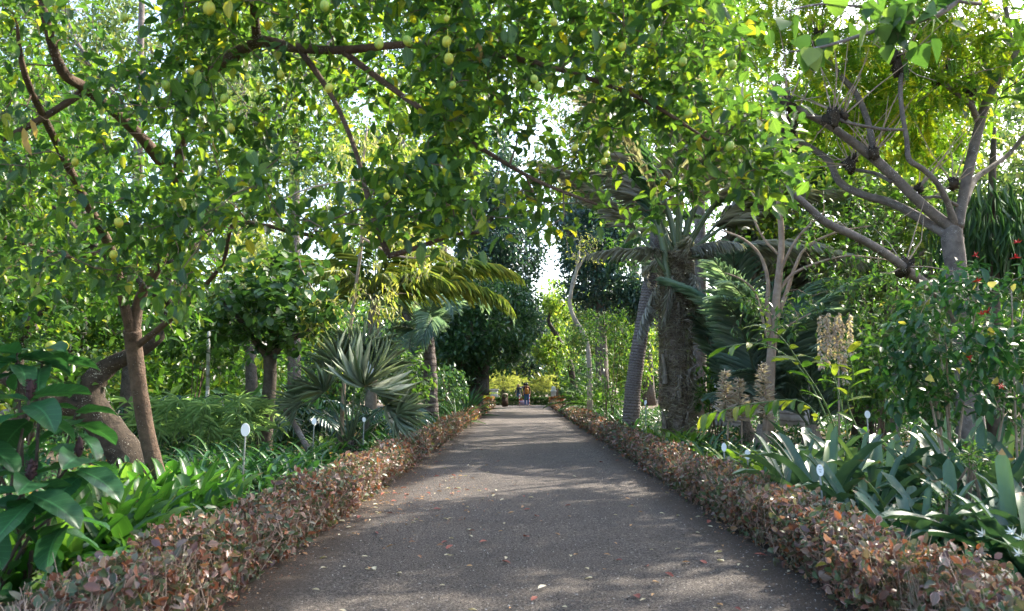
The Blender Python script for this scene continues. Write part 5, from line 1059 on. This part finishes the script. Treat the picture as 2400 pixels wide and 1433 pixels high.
# fuzzy flower spikes and hanging catkins
def flower_spike(label, px, Y, y0, y1, seed):
    rg = np.random.default_rng(seed); b = spot(px, Y); o = empty('flower_spike', b, label, 'flower spike', 'fuzzy flower spikes'); t = P(px, y0, Y); g = Geo(); g.tube([b, b.lerp(t, .5) + Vector((.03, 0, 0)), t], [.016, .014, .006], 6)
    g.build('stem', M['barkpink'], o); n = 210; u = rg.random(n); z0 = P(px, y1, Y).z; a = rg.random(n) * 6.28
    pos = np.stack([b.x + 0 * a, b.y + 0 * a, z0 + (t.z - z0) * u], 1) + .01 * rg.normal(size=(n, 3)); g = Geo()
    g.leaves(T_BLADE, pos, np.stack([np.cos(a), np.sin(a), .15 + .3 * rg.normal(size=n)], 1), rvec(n, rg), .26 * (1 - .75 * u) + .04, .02, rng=rg); g.build('florets', M['floret'], o, kind='stuff')
for px, y0, lab in [(1700, 870, 'fuzzy pale flower spike beside the shaggy palm'), (1732, 890, 'shorter fuzzy flower spike next to the dark shrub'), (1790, 850, 'tall fuzzy flower spike in front of the pink trunk')]:
    flower_spike(lab, px, 14.4, y0, 985, px)
def catkins():
    b = spot(1960, 13.); o = empty('catkin_shrub', b, 'straw-coloured hanging catkins on an arching stem behind the ginger', 'shrub'); g = Geo(); top = [P(x, 745 + 12 * math.sin(x), 13) for x in (1920, 1940, 1955, 1975, 1990, 1935, 1965)]
    g.tube([b, P(1965, 850, 13), P(1955, 745, 13), P(1925, 740, 13)], [.02, .015, .01, .006], 6); g.build('stem', M['twigpale'], o)
    for i, t in enumerate(top):
        rg = np.random.default_rng(i); n = 110; z = rg.random(n) * (.55 + .5 * rg.random()); a = rg.random(n) * 6.28; pos = np.stack([t.x + 0 * z + .012 * np.cos(a), t.y + .012 * np.sin(a), t.z - z], 1); g = Geo(); g.leaves(T_FLAT, pos, np.stack([np.cos(a), np.sin(a), -1.2 + 0 * a], 1), rvec(n, rg), .07, .035, rng=rg)
        g.tube([t, t - Vector((.01, 0, .9))], [.003, .002], 3); g.build('catkin', M['floret'], o)
catkins()
def drooping_tree():
    Y = 15.5; tr = limb([(2330, 940, Y, .14), (2330, 700, Y, .12), (2325, 480, Y, .08), (2330, 300, Y, .04)], 4); g0 = tr[0][0]
    at = lobes(2190, 430, 2480, 640, 14.5, 17, 44, .3, 1.2, seed=77.)
    plant('drooping_tree', 'dark tree with hanging needle-like strands behind the pollarded trunk', 'tree', Vector((g0.x, Y, 0)), [[(Vector((g0.x, Y, 0)), .16)] + tr], at, T_BLADE, M['drape'], M['barkdark'], None, n=34, L=.5, W=.011, spread=.45, droop=2.4, twig_r=.005, max_r=.012)
drooping_tree()
# white star flowers at the near corner
def white_flowers():
    b = spot(2480, 5.2); o = empty('star_flower', b, 'white star-shaped flowers on green stalks at the near right corner', 'flower')
    for px, py, Y in [(2305, 1255, 5.0), (2375, 1250, 5.0), (2395, 1265, 5.1), (2390, 1300, 5.0)]:
        t = P(px, py, Y); g = Geo(); g.tube([b, b.lerp(t, .6) + Vector((0, 0, .1)), t], [.006, .005, .004], 6); st = g.build('stalk', M['stalk'], o); n = 7; a = np.arange(n) * 2 * np.pi / n; ax = np.array((t - b).normalized()); s1 = nrm(np.cross(ax, [0, 1, 0])); s2 = np.cross(ax, s1); g = Geo(); g.leaves(T_LONG, np.repeat(np.array(t)[None], n, 0), ax * .9 + np.cos(a)[:, None] * s1 + np.sin(a)[:, None] * s2, rvec(n), .05, .014); g.build('petals', M['whiteflower'], st)
white_flowers()
# low ground cover over the beds
def cover(name, label, x0, x1, y0, y1, n, mat, L, W, zmax, tmpl=T_MID, seed=0):
    rg = np.random.default_rng(seed); x = x0 + (x1 - x0) * rg.random(n); y = y0 + (y1 - y0) * rg.random(n) ** 1.3; f = np.sin(x * 1.9 + seed) + np.sin(y * 1.3 + x); k = f > -.9; x, y = x[k], y[k]; m = len(x)
    g = Geo(); g.leaves(tmpl, np.stack([x, y, .02 + zmax * rg.random(m) ** 1.5], 1), nrm(rvec(m, rg) + np.array([0, 0, .5])), nrm(rvec(m, rg) * .6 + np.array([0, 0, 1])), L * (.6 + .8 * rg.random(m)), W, rng=rg); o = g.build(name, M[mat], kind='stuff'); o['label'] = label; o['category'] = 'ground cover'
cover('ground_cover', 'low green ground cover on the lemon side bed', -14, -2.5, 5, 45, 26000, 'strap', .16, .07, .3, seed=1)
cover('ground_cover', 'low green ground cover on the bromeliad side bed', 2.7, 16, 5, 45, 26000, 'strap', .16, .07, .28, seed=2)
cover('leaf_litter', 'dry brown leaf litter on the soil of the bromeliad bed', 2.7, 12, 4, 25, 7000, 'dryleaf', .09, .05, .02, seed=3)
cover('leaf_litter', 'dry brown leaf litter on the soil of the lemon bed', -12, -2.5, 4, 25, 7000, 'dryleaf', .09, .05, .02, seed=4)
# ---------------------------------------------------------------- distant woods that close the view
def woods(label, x0, x1, y0, y1, h, n, mat, L, seed):
    rg = np.random.default_rng(seed); k = n // 24
    cx = x0 + (x1 - x0) * rg.random(k); cy = y0 + (y1 - y0) * rg.random(k); top = h * (.6 + .25 * np.sin(cx * .35 + cy * .2 + seed) + .2 * np.sin(cx * .9 + cy * .6)); cz = top * rg.random(k) ** .8
    c = np.stack([cx, cy, cz], 1); pos = np.repeat(c, 24, 0) + rg.normal(size=(k * 24, 3)) * np.array([.9, .9, .7]); pos = pos[pos[:, 2] > .1]; m = len(pos); g = Geo()
    g.leaves(T_FLAT, pos, rvec(m, rg), nrm(rvec(m, rg) + np.array([0, 0, .8])), L * (.6 + .8 * rg.random(m)), L * .5, rng=rg); o = g.build('woods', M[mat], kind='stuff'); o['label'] = label; o['category'] = 'woods'
woods('distant leafy woods beyond the end of the path', -45, 45, 104, 120, 17, 40000, 'fresh', .8, 1)
woods('leafy woods closing the view on the lemon side', -30, -17, 8, 100, 14, 60000, 'citrus', .55, 2)
woods('leafy woods closing the view on the bromeliad side', 17, 30, 22, 100, 12, 50000, 'fresh', .55, 3)

# ---------------------------------------------------------------- plant labels, stake
def plant_label(label, px, Y, ytop, rx, rz, lines=False, tilt=0.0, z0=0.0):
    b = spot(px, Y); c = P(px, ytop, Y); o = empty('plant_label', b, label, 'plant label', 'white oval plant labels')
    g = Geo(); g.tube([b, Vector((c.x, Y + .01, c.z - rz * .8)), Vector((c.x, Y + .014, c.z))], [.011, .01, .009], 8); g.build('post', M['post'], o)
    th = np.linspace(0, 2 * np.pi, 28, endpoint=False); V = []
    for yy, k in ((.0, 1), (-.004, 1.0), (-.006, .96)): V += [(math.cos(t) * rx * k, yy, math.sin(t) * rz * k) for t in th]
    V = np.array(V) @ np.array(Euler((R(-12), 0, tilt)).to_matrix()).T + np.array(c); j = np.arange(28); jn = (j + 1) % 28
    g = Geo(); g.add(V, [np.concatenate([np.stack([j, jn, 28 + jn, 28 + j], 1), np.stack([28 + j, 28 + jn, 56 + jn, 56 + j], 1)]), [list(range(56, 84))], [list(range(27, -1, -1))]]); pl = g.build('plate', M['white'], o, smooth=False)
    if lines:
        for k, (zz, w) in enumerate(((.6, .13), (.2, .6), (.06, .5), (-.22, .4), (-.36, .3))):
            g = Geo(); E = Euler((R(-12), 0, tilt)).to_matrix(); g.box(tuple(c + E @ Vector((0, -.0075, zz * rz))), (rx * w * .8, .001, rz * (.022 if k else .06)), E); g.build('lettering', M['ink'], pl)
plant_label('white oval plant label on a tall grey post beside the lemon trunk', 575, 10.2, 1008, .055, .085, tilt=.3)
plant_label('small white oval plant label left of the fan palm', 736, 14.0, 988, .042, .06, tilt=.25)
plant_label('small white oval plant label half hidden by the fan palm fronds', 853, 14.6, 984, .035, .045, tilt=.6)
plant_label('small white plant label by the shaggy palm foot', 1513, 19.0, 944, .035, .06, tilt=-.8)
plant_label('white oval plant label behind the hedge, farther of the neighbouring two', 1697, 10.6, 1049, .032, .058, tilt=-.3)
plant_label('white oval plant label behind the hedge, nearer of the neighbouring two', 1752, 10.0, 1066, .034, .062, tilt=-.2)
plant_label('white oval plant label with dark print in front of the bromeliads', 1922, 7.7, 1103, .033, .056, True, -.05)
plant_label('white plant label deep in the bed below the flowering shrub', 2033, 10.5, 972, .035, .05, tilt=-.3)
g = Geo(); g.tube([P(487, 905, 21), P(488, 830, 21), P(490, 752, 21)], [.05, .048, .042], 9, jit=.03); g.tube([spot(486, 21), P(487, 906, 21)], [.05, .05], 9)
tag(g.build('bamboo_stake', bark_mat('pale_cane', (.5, .5, .42), (.65, .63, .52), 6, rings=5, bump=.2)), 'pale upright cane stake standing among the broad-leaved shrubs', 'stake')
g = Geo(); l = limb([(760, 1130, 14.2, .055), (725, 1060, 14.4, .055), (690, 995, 14.7, .055), (662, 950, 15, .05)], 4); g.tube([p for p, _ in l], [r for _, r in l], 9, jit=.05)
tag(g.build('leaning_log', M['barkgrey']), 'bare grey pole leaning against the round-leaved tree', 'pole')

# ---------------------------------------------------------------- the end of the path: bin, barrier, stones, people
def litter_bin():
    Y = 57.; b = spot(1183.5, Y); o = empty('litter_bin', b, 'brown slatted litter bin with hooded top at the path end', 'bin'); wood = plain_mat('brown_bin_slats', (.09, .05, .03), .6, .3, .3, 12); dark = plain_mat('dark_bin_metal', (.03, .03, .028), .5)
    g = Geo(); g.lathe([(.16, .03), (.19, .05), (.19, .62), (.17, .64)], tuple(b), 18); g.build('liner', dark, o)
    for i in range(18):
        a = i * math.pi * 2 / 18; g = Geo(); g.box((b.x + .205 * math.cos(a), b.y + .205 * math.sin(a), .36), (.012, .03, .31), Euler((0, 0, a)).to_matrix()); g.build('slat', wood, o)
    g = Geo(); g.lathe([(.225, .64), (.23, .66), (.23, .7), (.2, .7), (.2, .66)], tuple(b), 18); g.build('rim', wood, o)
    for a in (.6, 2.5, 3.8, 5.6):
        g = Geo(); g.box((b.x + .19 * math.cos(a), b.y + .19 * math.sin(a), .78), (.02, .05, .085), Euler((0, 0, a)).to_matrix()); g.build('hood_post', wood, o)
    g = Geo(); g.lathe([(.001, .975), (.12, .965), (.21, .93), (.225, .89), (.22, .86), (.001, .86)], tuple(b), 18); g.build('hood', plain_mat('tan_bin_hood', (.3, .25, .17), .6), o)
litter_bin()
def striped(n):
    m, t, out = new_mat('red_white_stripes'); at = t.nodes.new('ShaderNodeAttribute'); at.attribute_name = 'lu'; sx = t.nodes.new('ShaderNodeSeparateXYZ'); t.links.new(at.outputs['Vector'], sx.inputs[0])
    k = mathn(t, 'GREATER_THAN', mathn(t, 'FRACT', mathn(t, 'MULTIPLY', sx.outputs[0], float(n))), .5); p = t.nodes.new('ShaderNodeBsdfPrincipled'); t.links.new(mixc(t, k, (.75, .74, .72), (.6, .03, .03)), p.inputs['Base Color']); t.links.new(p.outputs[0], out.inputs[0]); return m
ST = striped(3); base_m = plain_mat('dark_rubber_base', (.12, .08, .06), .8)
Yb = 61.5
posts = []
for px, lab in ((1217.5, 'red and white striped barrier post with the tape tied to it, nearer the bin'), (1240.5, 'red and white striped barrier post standing beside the jeans of the backpacker')):
    b = spot(px, Yb); o = empty('barrier_post', b, lab, 'barrier post', 'striped barrier posts'); g = Geo(); g.tube([b + Vector((0, 0, .05)), b + Vector((0, 0, .4)), b + Vector((0, 0, .78))], [.04, .04, .04], 10); g.build('pole', ST, o)
    g = Geo(); g.lathe([(.001, .07), (.1, .065), (.2, .04), (.22, .004), (.001, .004)], tuple(b), 16); g.build('foot', base_m, o); g = Geo(); g.lathe([(.04, .78), (.05, .82), (.03, .87), (.001, .88)], tuple(b), 10); g.build('cap', M['white'], o); posts.append(b)
g = Geo(); a, c = posts[0] + Vector((0, -.05, .78)), posts[1] + Vector((0, -.05, .5)); ts = np.linspace(0, 1, 9); q = [a.lerp(c, t) - Vector((0, 0, .3 * math.sin(math.pi * t))) for t in ts]; V = []; LU = []
for i, p_ in enumerate(q): V += [tuple(p_ + Vector((0, 0, -.04))), tuple(p_ + Vector((0, 0, .04))), tuple(p_ + Vector((0, .003, .04))), tuple(p_ + Vector((0, .003, -.04)))]; LU += [(i / 8, 0, 0)] * 4
ii = np.arange(8)[:, None] * 4; j = np.arange(4)[None]; jn = (j + 1) % 4; g.add(V, [np.stack([ii + j, ii + jn, ii + 4 + jn, ii + 4 + j], -1).reshape(-1, 4)], LU); tag(g.build('barrier_tape', ST), 'sagging red and white tape between the two striped posts', 'tape')
g = Geo(); c = spot(1228, Yb + .35); E = Euler((R(-25), 0, 0)).to_matrix(); g.box((c.x, c.y, .2), (.33, .015, .2), E); g.box((c.x - .25, c.y + .1, .1), (.02, .02, .1)); g.box((c.x + .25, c.y + .1, .1), (.02, .02, .1)); o = tag(g.build('folded_sign', plain_mat('lilac_panel', (.42, .36, .48), .5)), 'lilac-grey panel with red rim propped between the striped posts', 'panel')
g = Geo(); g.box((c.x, c.y + .085, .395), (.345, .012, .018), E); r_ = g.build('red_rim', plain_mat('red_rim', (.55, .04, .03), .5)); r_.parent = o

def stone(label, px, Y, h, w, kind):
    b = spot(px, Y); o = empty('stone_post', b, label, 'stone post')
    g = Geo(); g.box((b.x, b.y, .12), (w * .62, w * .62, .12)); g.build('plinth', M['stone'], o)
    if kind:
        g = Geo(); g.lathe([(w * .42, .24), (w * .4, .3), (w * .34, .5), (w * .36, h - .5), (w * .45, h - .45), (w * .45, h - .38), (w * .3, h - .34), (w * .34, h - .2), (w * .22, h - .05), (.001, h)], tuple(b), 14); g.build('shaft', M['stone'], o)
    else:
        g = Geo(); g.box((b.x, b.y, .24 + (h - .34) / 2), (w * .5, w * .42, (h - .34) / 2)); g.build('block', M['stone'], o); g = Geo(); g.box((b.x, b.y, h - .05), (w * .6, w * .52, .05)); g.build('coping', M['stone'], o)
stone('white rounded stone post beyond the end hedge near the papyrus', 1297, 68, 1.5, .62, 1)
stone('low white stone block with coping behind the brown bin', 1158, 67, 1.25, .62, 0)

def person(name, label, base, face, h, J, cols, seg_r, hair_c, long_hair=False):
    """one continuous skinned body; J are joints in fractions of the height, x to the figure's left, y forward"""
    b = Vector(base); Rz = Matrix.Rotation(face, 4, 'Z'); names = list(J); me = bpy.data.meshes.new('body_cage')
    E = [('pelvis', 'waist'), ('waist', 'chest'), ('chest', 'neck'), ('neck', 'head'), ('head', 'crown'), ('chest', 'sh_l'), ('sh_l', 'el_l'), ('el_l', 'wr_l'), ('wr_l', 'ha_l'), ('chest', 'sh_r'), ('sh_r', 'el_r'), ('el_r', 'wr_r'), ('wr_r', 'ha_r'), ('pelvis', 'hip_l'), ('hip_l', 'kn_l'), ('kn_l', 'an_l'), ('an_l', 'to_l'), ('pelvis', 'hip_r'), ('hip_r', 'kn_r'), ('kn_r', 'an_r'), ('an_r', 'to_r')]
    me.from_pydata([Vector(J[k][:3]) * h for k in names], [(names.index(a), names.index(c)) for a, c in E], [])
    t = bpy.data.objects.new('body_cage', me); COL.objects.link(t); md = t.modifiers.new('Skin', 'SKIN'); md.use_smooth_shade = True
    for i, k in enumerate(names): me.skin_vertices[0].data[i].radius = (J[k][3] * h, J[k][3] * h * (.8 if k in ('chest', 'waist', 'pelvis') else 1)); me.skin_vertices[0].data[i].use_root = (k == 'pelvis')
    t.modifiers.new('Sub', 'SUBSURF').levels = 2; t.modifiers['Sub'].render_levels = 2
    dg = bpy.context.evaluated_depsgraph_get(); body = bpy.data.meshes.new_from_object(t.evaluated_get(dg)); bpy.data.objects.remove(t)
    body.materials.clear()
    for k in ('skin', 'top', 'trousers', 'shoes'): body.materials.append(cols[k])
    for p in body.polygons:
        c = p.center / h; p.use_smooth = True
        arm = abs(c.x) > .125 and c.z > .42
        p.material_index = 3 if c.z < .055 else 2 if (c.z < .53 and not arm) else (0 if (c.z > .845 or (arm and c.z < cols['cuff'])) else 1)
    o = empty(name, b, label, 'person'); ob = bpy.data.objects.new('body', body); COL.objects.link(ob); ob.parent = o; ob.matrix_basis = Rz
    hd = Vector(J['head'][:3]) * h; g = Geo(); r = .068 * h; th = np.linspace(0, np.pi, 9); ph = np.linspace(0, 2 * np.pi, 14, endpoint=False)
    V = np.array([[(math.sin(a) * math.cos(q) * .93, math.sin(a) * math.sin(q) * 1.02 - .12, math.cos(a) * 1.02 + .12) for q in ph] for a in th[:7]]) * r
    if long_hair: V[4:, :, 2] -= r * .8
    i = np.arange(6)[:, None] * 14; j = np.arange(14)[None]; jn = (j + 1) % 14; g.add(V.reshape(-1, 3) + np.array(hd), [np.stack([i + j, i + 14 + j, i + 14 + jn, i + jn], -1).reshape(-1, 4)]); g.lathe([(.001, r * .9), (r * .3, r * 1.05), (r * .34, r * 1.3), (.001, r * 1.5)], tuple(hd + Vector((0, -r * .4, 0))), 9)
    ho = bpy.data.objects.new('hair', g.mesh('hair', hair_c)); COL.objects.link(ho); ho.parent = o; ho.matrix_basis = Rz
    return o
def joints(swing=0.0, arm=.02):
    return {'pelvis': (0, 0, .53, .085), 'waist': (0, .005, .62, .072), 'chest': (0, 0, .75, .082), 'neck': (0, 0, .845, .034), 'head': (0, .012, .915, .06), 'crown': (0, .008, .965, .046), 'sh_l': (.115, 0, .81, .045), 'el_l': (.145, -.02, .64, .03), 'wr_l': (.15, arm * 2, .5, .022), 'ha_l': (.15, arm * 2.5, .445, .02), 'sh_r': (-.115, 0, .81, .045), 'el_r': (-.145, -.02, .64, .03), 'wr_r': (-.15, arm * 2, .5, .022), 'ha_r': (-.15, arm * 2.5, .445, .02), 'hip_l': (.055, 0, .49, .066), 'kn_l': (.062, swing, .28, .046), 'an_l': (.07, swing * .6, .045, .03), 'to_l': (.075, swing * .6 + .09, .02, .024), 'hip_r': (-.055, 0, .49, .066), 'kn_r': (-.062, -swing * .3, .28, .046), 'an_r': (-.07, -swing, .045, .03), 'to_r': (-.075, -swing + .09, .02, .024)}
skin = plain_mat('skin', (.5, .28, .2), .55, .3, .05); jeans = plain_mat('blue_denim', (.06, .13, .28), .8); brown = plain_mat('dark_brown_top', (.1, .045, .035), .8); navy = plain_mat('navy_top', (.05, .07, .14), .8); grey = plain_mat('grey_top', (.2, .19, .19), .8); dark = plain_mat('dark_trousers', (.05, .05, .06), .8); hairm = plain_mat('dark_hair', (.02, .015, .012), .5); blond = plain_mat('light_brown_hair', (.25, .15, .08), .5); shoe = plain_mat('white_shoes', (.7, .7, .7), .6)
pb = spot(1234.5, 60.6)
person('person', 'person seen from behind in brown top and jeans wearing an orange backpack', pb, 0, 1.74, joints(.02), dict(skin=skin, top=brown, trousers=jeans, shoes=shoe, cuff=.66), 1, hairm)
g = Geo(); g.lathe([(.001, -.24), (.11, -.24), (.15, -.2), (.155, 0), (.14, .12), (.1, .19), (.001, .22)], (0, 0, 0), 14); V = g.v[0]; V[:, 1] *= .6; V[:, 0] *= 1.0
bp = empty('backpack', (pb.x, pb.y - .2, 1.13), 'orange leather backpack on the back of the brown-topped person', 'backpack'); om = plain_mat('orange_leather', (.5, .2, .04), .5); ob = bpy.data.objects.new('bag', g.mesh('bag', om)); COL.objects.link(ob); ob.parent = bp
g = Geo(); g.lathe([(.001, -.1), (.07, -.1), (.1, -.06), (.1, .04), (.001, .07)], (0, 0, -.08), 12); g.v[0][:, 1] *= .5; g.v[0][:, 1] -= .08; ob = bpy.data.objects.new('pocket', g.mesh('pocket', om)); COL.objects.link(ob); ob.parent = bp
for s in (-1, 1):
    g = Geo(); g.tube([(s * .06, .04, .15), (s * .1, .06, .3), (s * .11, .16, .36), (s * .115, .3, .28), (s * .12, .32, .05), (s * .12, .1, -.15)], [.018] * 6, 6); ob = bpy.data.objects.new('strap', g.mesh('strap', om)); COL.objects.link(ob); ob.parent = bp
person('person', 'person in navy top and blue jeans walking away beyond the end hedge', spot(1215, 71), .25, 1.68, joints(.05), dict(skin=skin, top=navy, trousers=jeans, shoes=dark, cuff=.5), 1, blond, True)
person('person', 'person in grey top mostly hidden behind the backpacker', spot(1229, 67.5), -.1, 1.78, joints(.03), dict(skin=skin, top=grey, trousers=dark, shoes=dark, cuff=.5), 1, hairm)

# ---------------------------------------------------------------- fallen leaves on the path
def fallen():
    rg = random.Random(4); mats = {k: leaf_mat(k + '_fallen_leaf', st, trans=.15, rough=.6, vein=.3) for k, st in (('red', [(0, (.16, .03, .022)), (1, (.32, .085, .05))]), ('pale', [(0, (.4, .34, .2)), (1, (.62, .56, .42))]), ('rust', [(0, (.22, .1, .045)), (1, (.42, .24, .1))]))}
    me = {k: tmpl_mesh('fallen_leaf', leaf_tmpl([.2, .5, .8], [.36, .5, .3], fold=.5, curl=.12), m) for k, m in mats.items()}
    lab = {'red': 'small red leaf fallen flat on the grey path', 'pale': 'small pale cream leaf fallen flat on the grey path', 'rust': 'small rust-brown leaf fallen flat on the grey path'}
    spots = []
    for i in range(150): spots.append((rg.gauss(960, 130), rg.gauss(1150, 55), rg.choice(['red', 'rust', 'rust', 'pale'])))
    for i in range(70):
        Y = rg.uniform(6, 20); x = (PX0 + abs(rg.gauss(0, .16))) if i % 3 else (PX1 - abs(rg.gauss(0, .14))); a, b = pix(np.array([[x, Y, 0]])); spots.append((float(a[0]), float(b[0]), rg.choice(['rust', 'rust', 'pale', 'red'])))
    for i in range(130): spots.append((rg.uniform(700, 1800), 1000 + 420 * rg.random(), rg.choice(['pale', 'pale', 'pale', 'red', 'rust'])))
    for px, py, k in spots:
        if py < 990: continue
        Y = 2614 / (py - 908); p = G(px, Y)
        if not (PX0 - .02 < p.x < PX1 + .02): continue
        s = rg.uniform(.045, .09) * (1.15 if k == 'red' else .85); Mx = Matrix.Translation((p.x, p.y, .018)) @ Euler((rg.uniform(-.25, .25), rg.uniform(-.3, .15), rg.uniform(0, 6.3))).to_matrix().to_4x4() @ Matrix.Diagonal((s, s * rg.uniform(.35, .6), s, 1)); tag(put('fallen_leaf', me[k], Mx, None), lab[k], 'fallen leaf', k + ' leaves fallen on the path')
fallen()
def path_litter():
    rg = np.random.default_rng(8); n = 1500; px = rg.normal(930, 130, n); py = rg.normal(1135, 45, n); k = (py > 1020); px, py = px[k], py[k]
    Y = 2614 / (py - 908); p = PA(px, np.full(len(px), 908.), Y); e = int(len(p)); q = np.stack([np.where(rg.random(1400) < .6, PX0 + np.abs(rg.normal(0, .13, 1400)), PX1 - np.abs(rg.normal(0, .1, 1400))), 5 + 20 * rg.random(1400) ** 1.4, np.zeros(1400)], 1)
    p[:, 2] = 0; p = np.concatenate([p, q]); p = p[(p[:, 0] > PX0 - .05) & (p[:, 0] < PX1 + .05)]; m = len(p); p[:, 2] = .014; d = rvec(m, rg); d[:, 2] *= .15
    g = Geo(); g.leaves(T_MID, p, d, nrm(rvec(m, rg) * .3 + np.array([0, 0, 1])), .012 + .03 * rg.random(m) ** 1.5, .012, rng=rg)
    o = g.build('leaf_litter', leaf_mat('path_litter', [(0, (.12, .05, .03)), (.6, (.26, .12, .06)), (1, (.45, .33, .2))], trans=.1, rough=.7), kind='stuff'); o['label'] = 'fine reddish leaf litter drifted on the path beside the hedges'; o['category'] = 'leaf litter'
path_litter()

# ---------------------------------------------------------------- labels of alike clumps, told apart by their order in the bed
ORD = ['first', 'second', 'third', 'fourth', 'fifth', 'sixth', 'seventh', 'eighth', 'ninth', 'tenth', 'eleventh', 'twelfth', 'thirteenth', 'fourteenth', 'fifteenth', 'sixteenth', 'seventeenth', 'eighteenth', 'nineteenth', 'twentieth', 'twenty-first', 'twenty-second', 'twenty-third', 'twenty-fourth', 'twenty-fifth', 'twenty-sixth']
SHORT = {'strap-leaved clumps on the lemon tree side': 'dark strap-leaved clumps behind the lemon-side hedge', 'strap-leaved clumps round the fan palm': 'strap-leaved clumps round the fan palm', 'broad-leaved clumps round the lemon trunk': 'bright broad-leaved clumps round the lemon trunk', 'broad-leaved clumps under the big-leaved shrub': 'shaded broad-leaved clumps under the big-leaved shrub', 'umbrella sedge clumps': 'pale umbrella sedge clumps', 'lobed-leaf plants': 'dark lobed-leaf plants behind the sedge', 'lobed-leaf plants behind the fan palm': 'dark lobed-leaf plants behind the fan palm', 'strap-leaved clumps along the far bed': 'dark strap-leaved clumps along the far bed', 'lime green rosettes under the shaggy palm': 'lime green rosettes under the shaggy palm', 'strap-leaved clumps by the small labels': 'fresh strap-leaved clumps by the paired labels'}
for gname, txt in SHORT.items():
    mem = [o for o in SC.objects if o.parent is None and o.get('group') == gname]
    xs = pix(np.array([tuple(o.location) for o in mem]))[0]
    for k, i in enumerate(np.argsort(xs)):
        mem[int(i)]['label'] = ('leftmost' if k == 0 else 'rightmost' if k == len(mem) - 1 else ORD[k] + ' from the left') + ' of the ' + txt
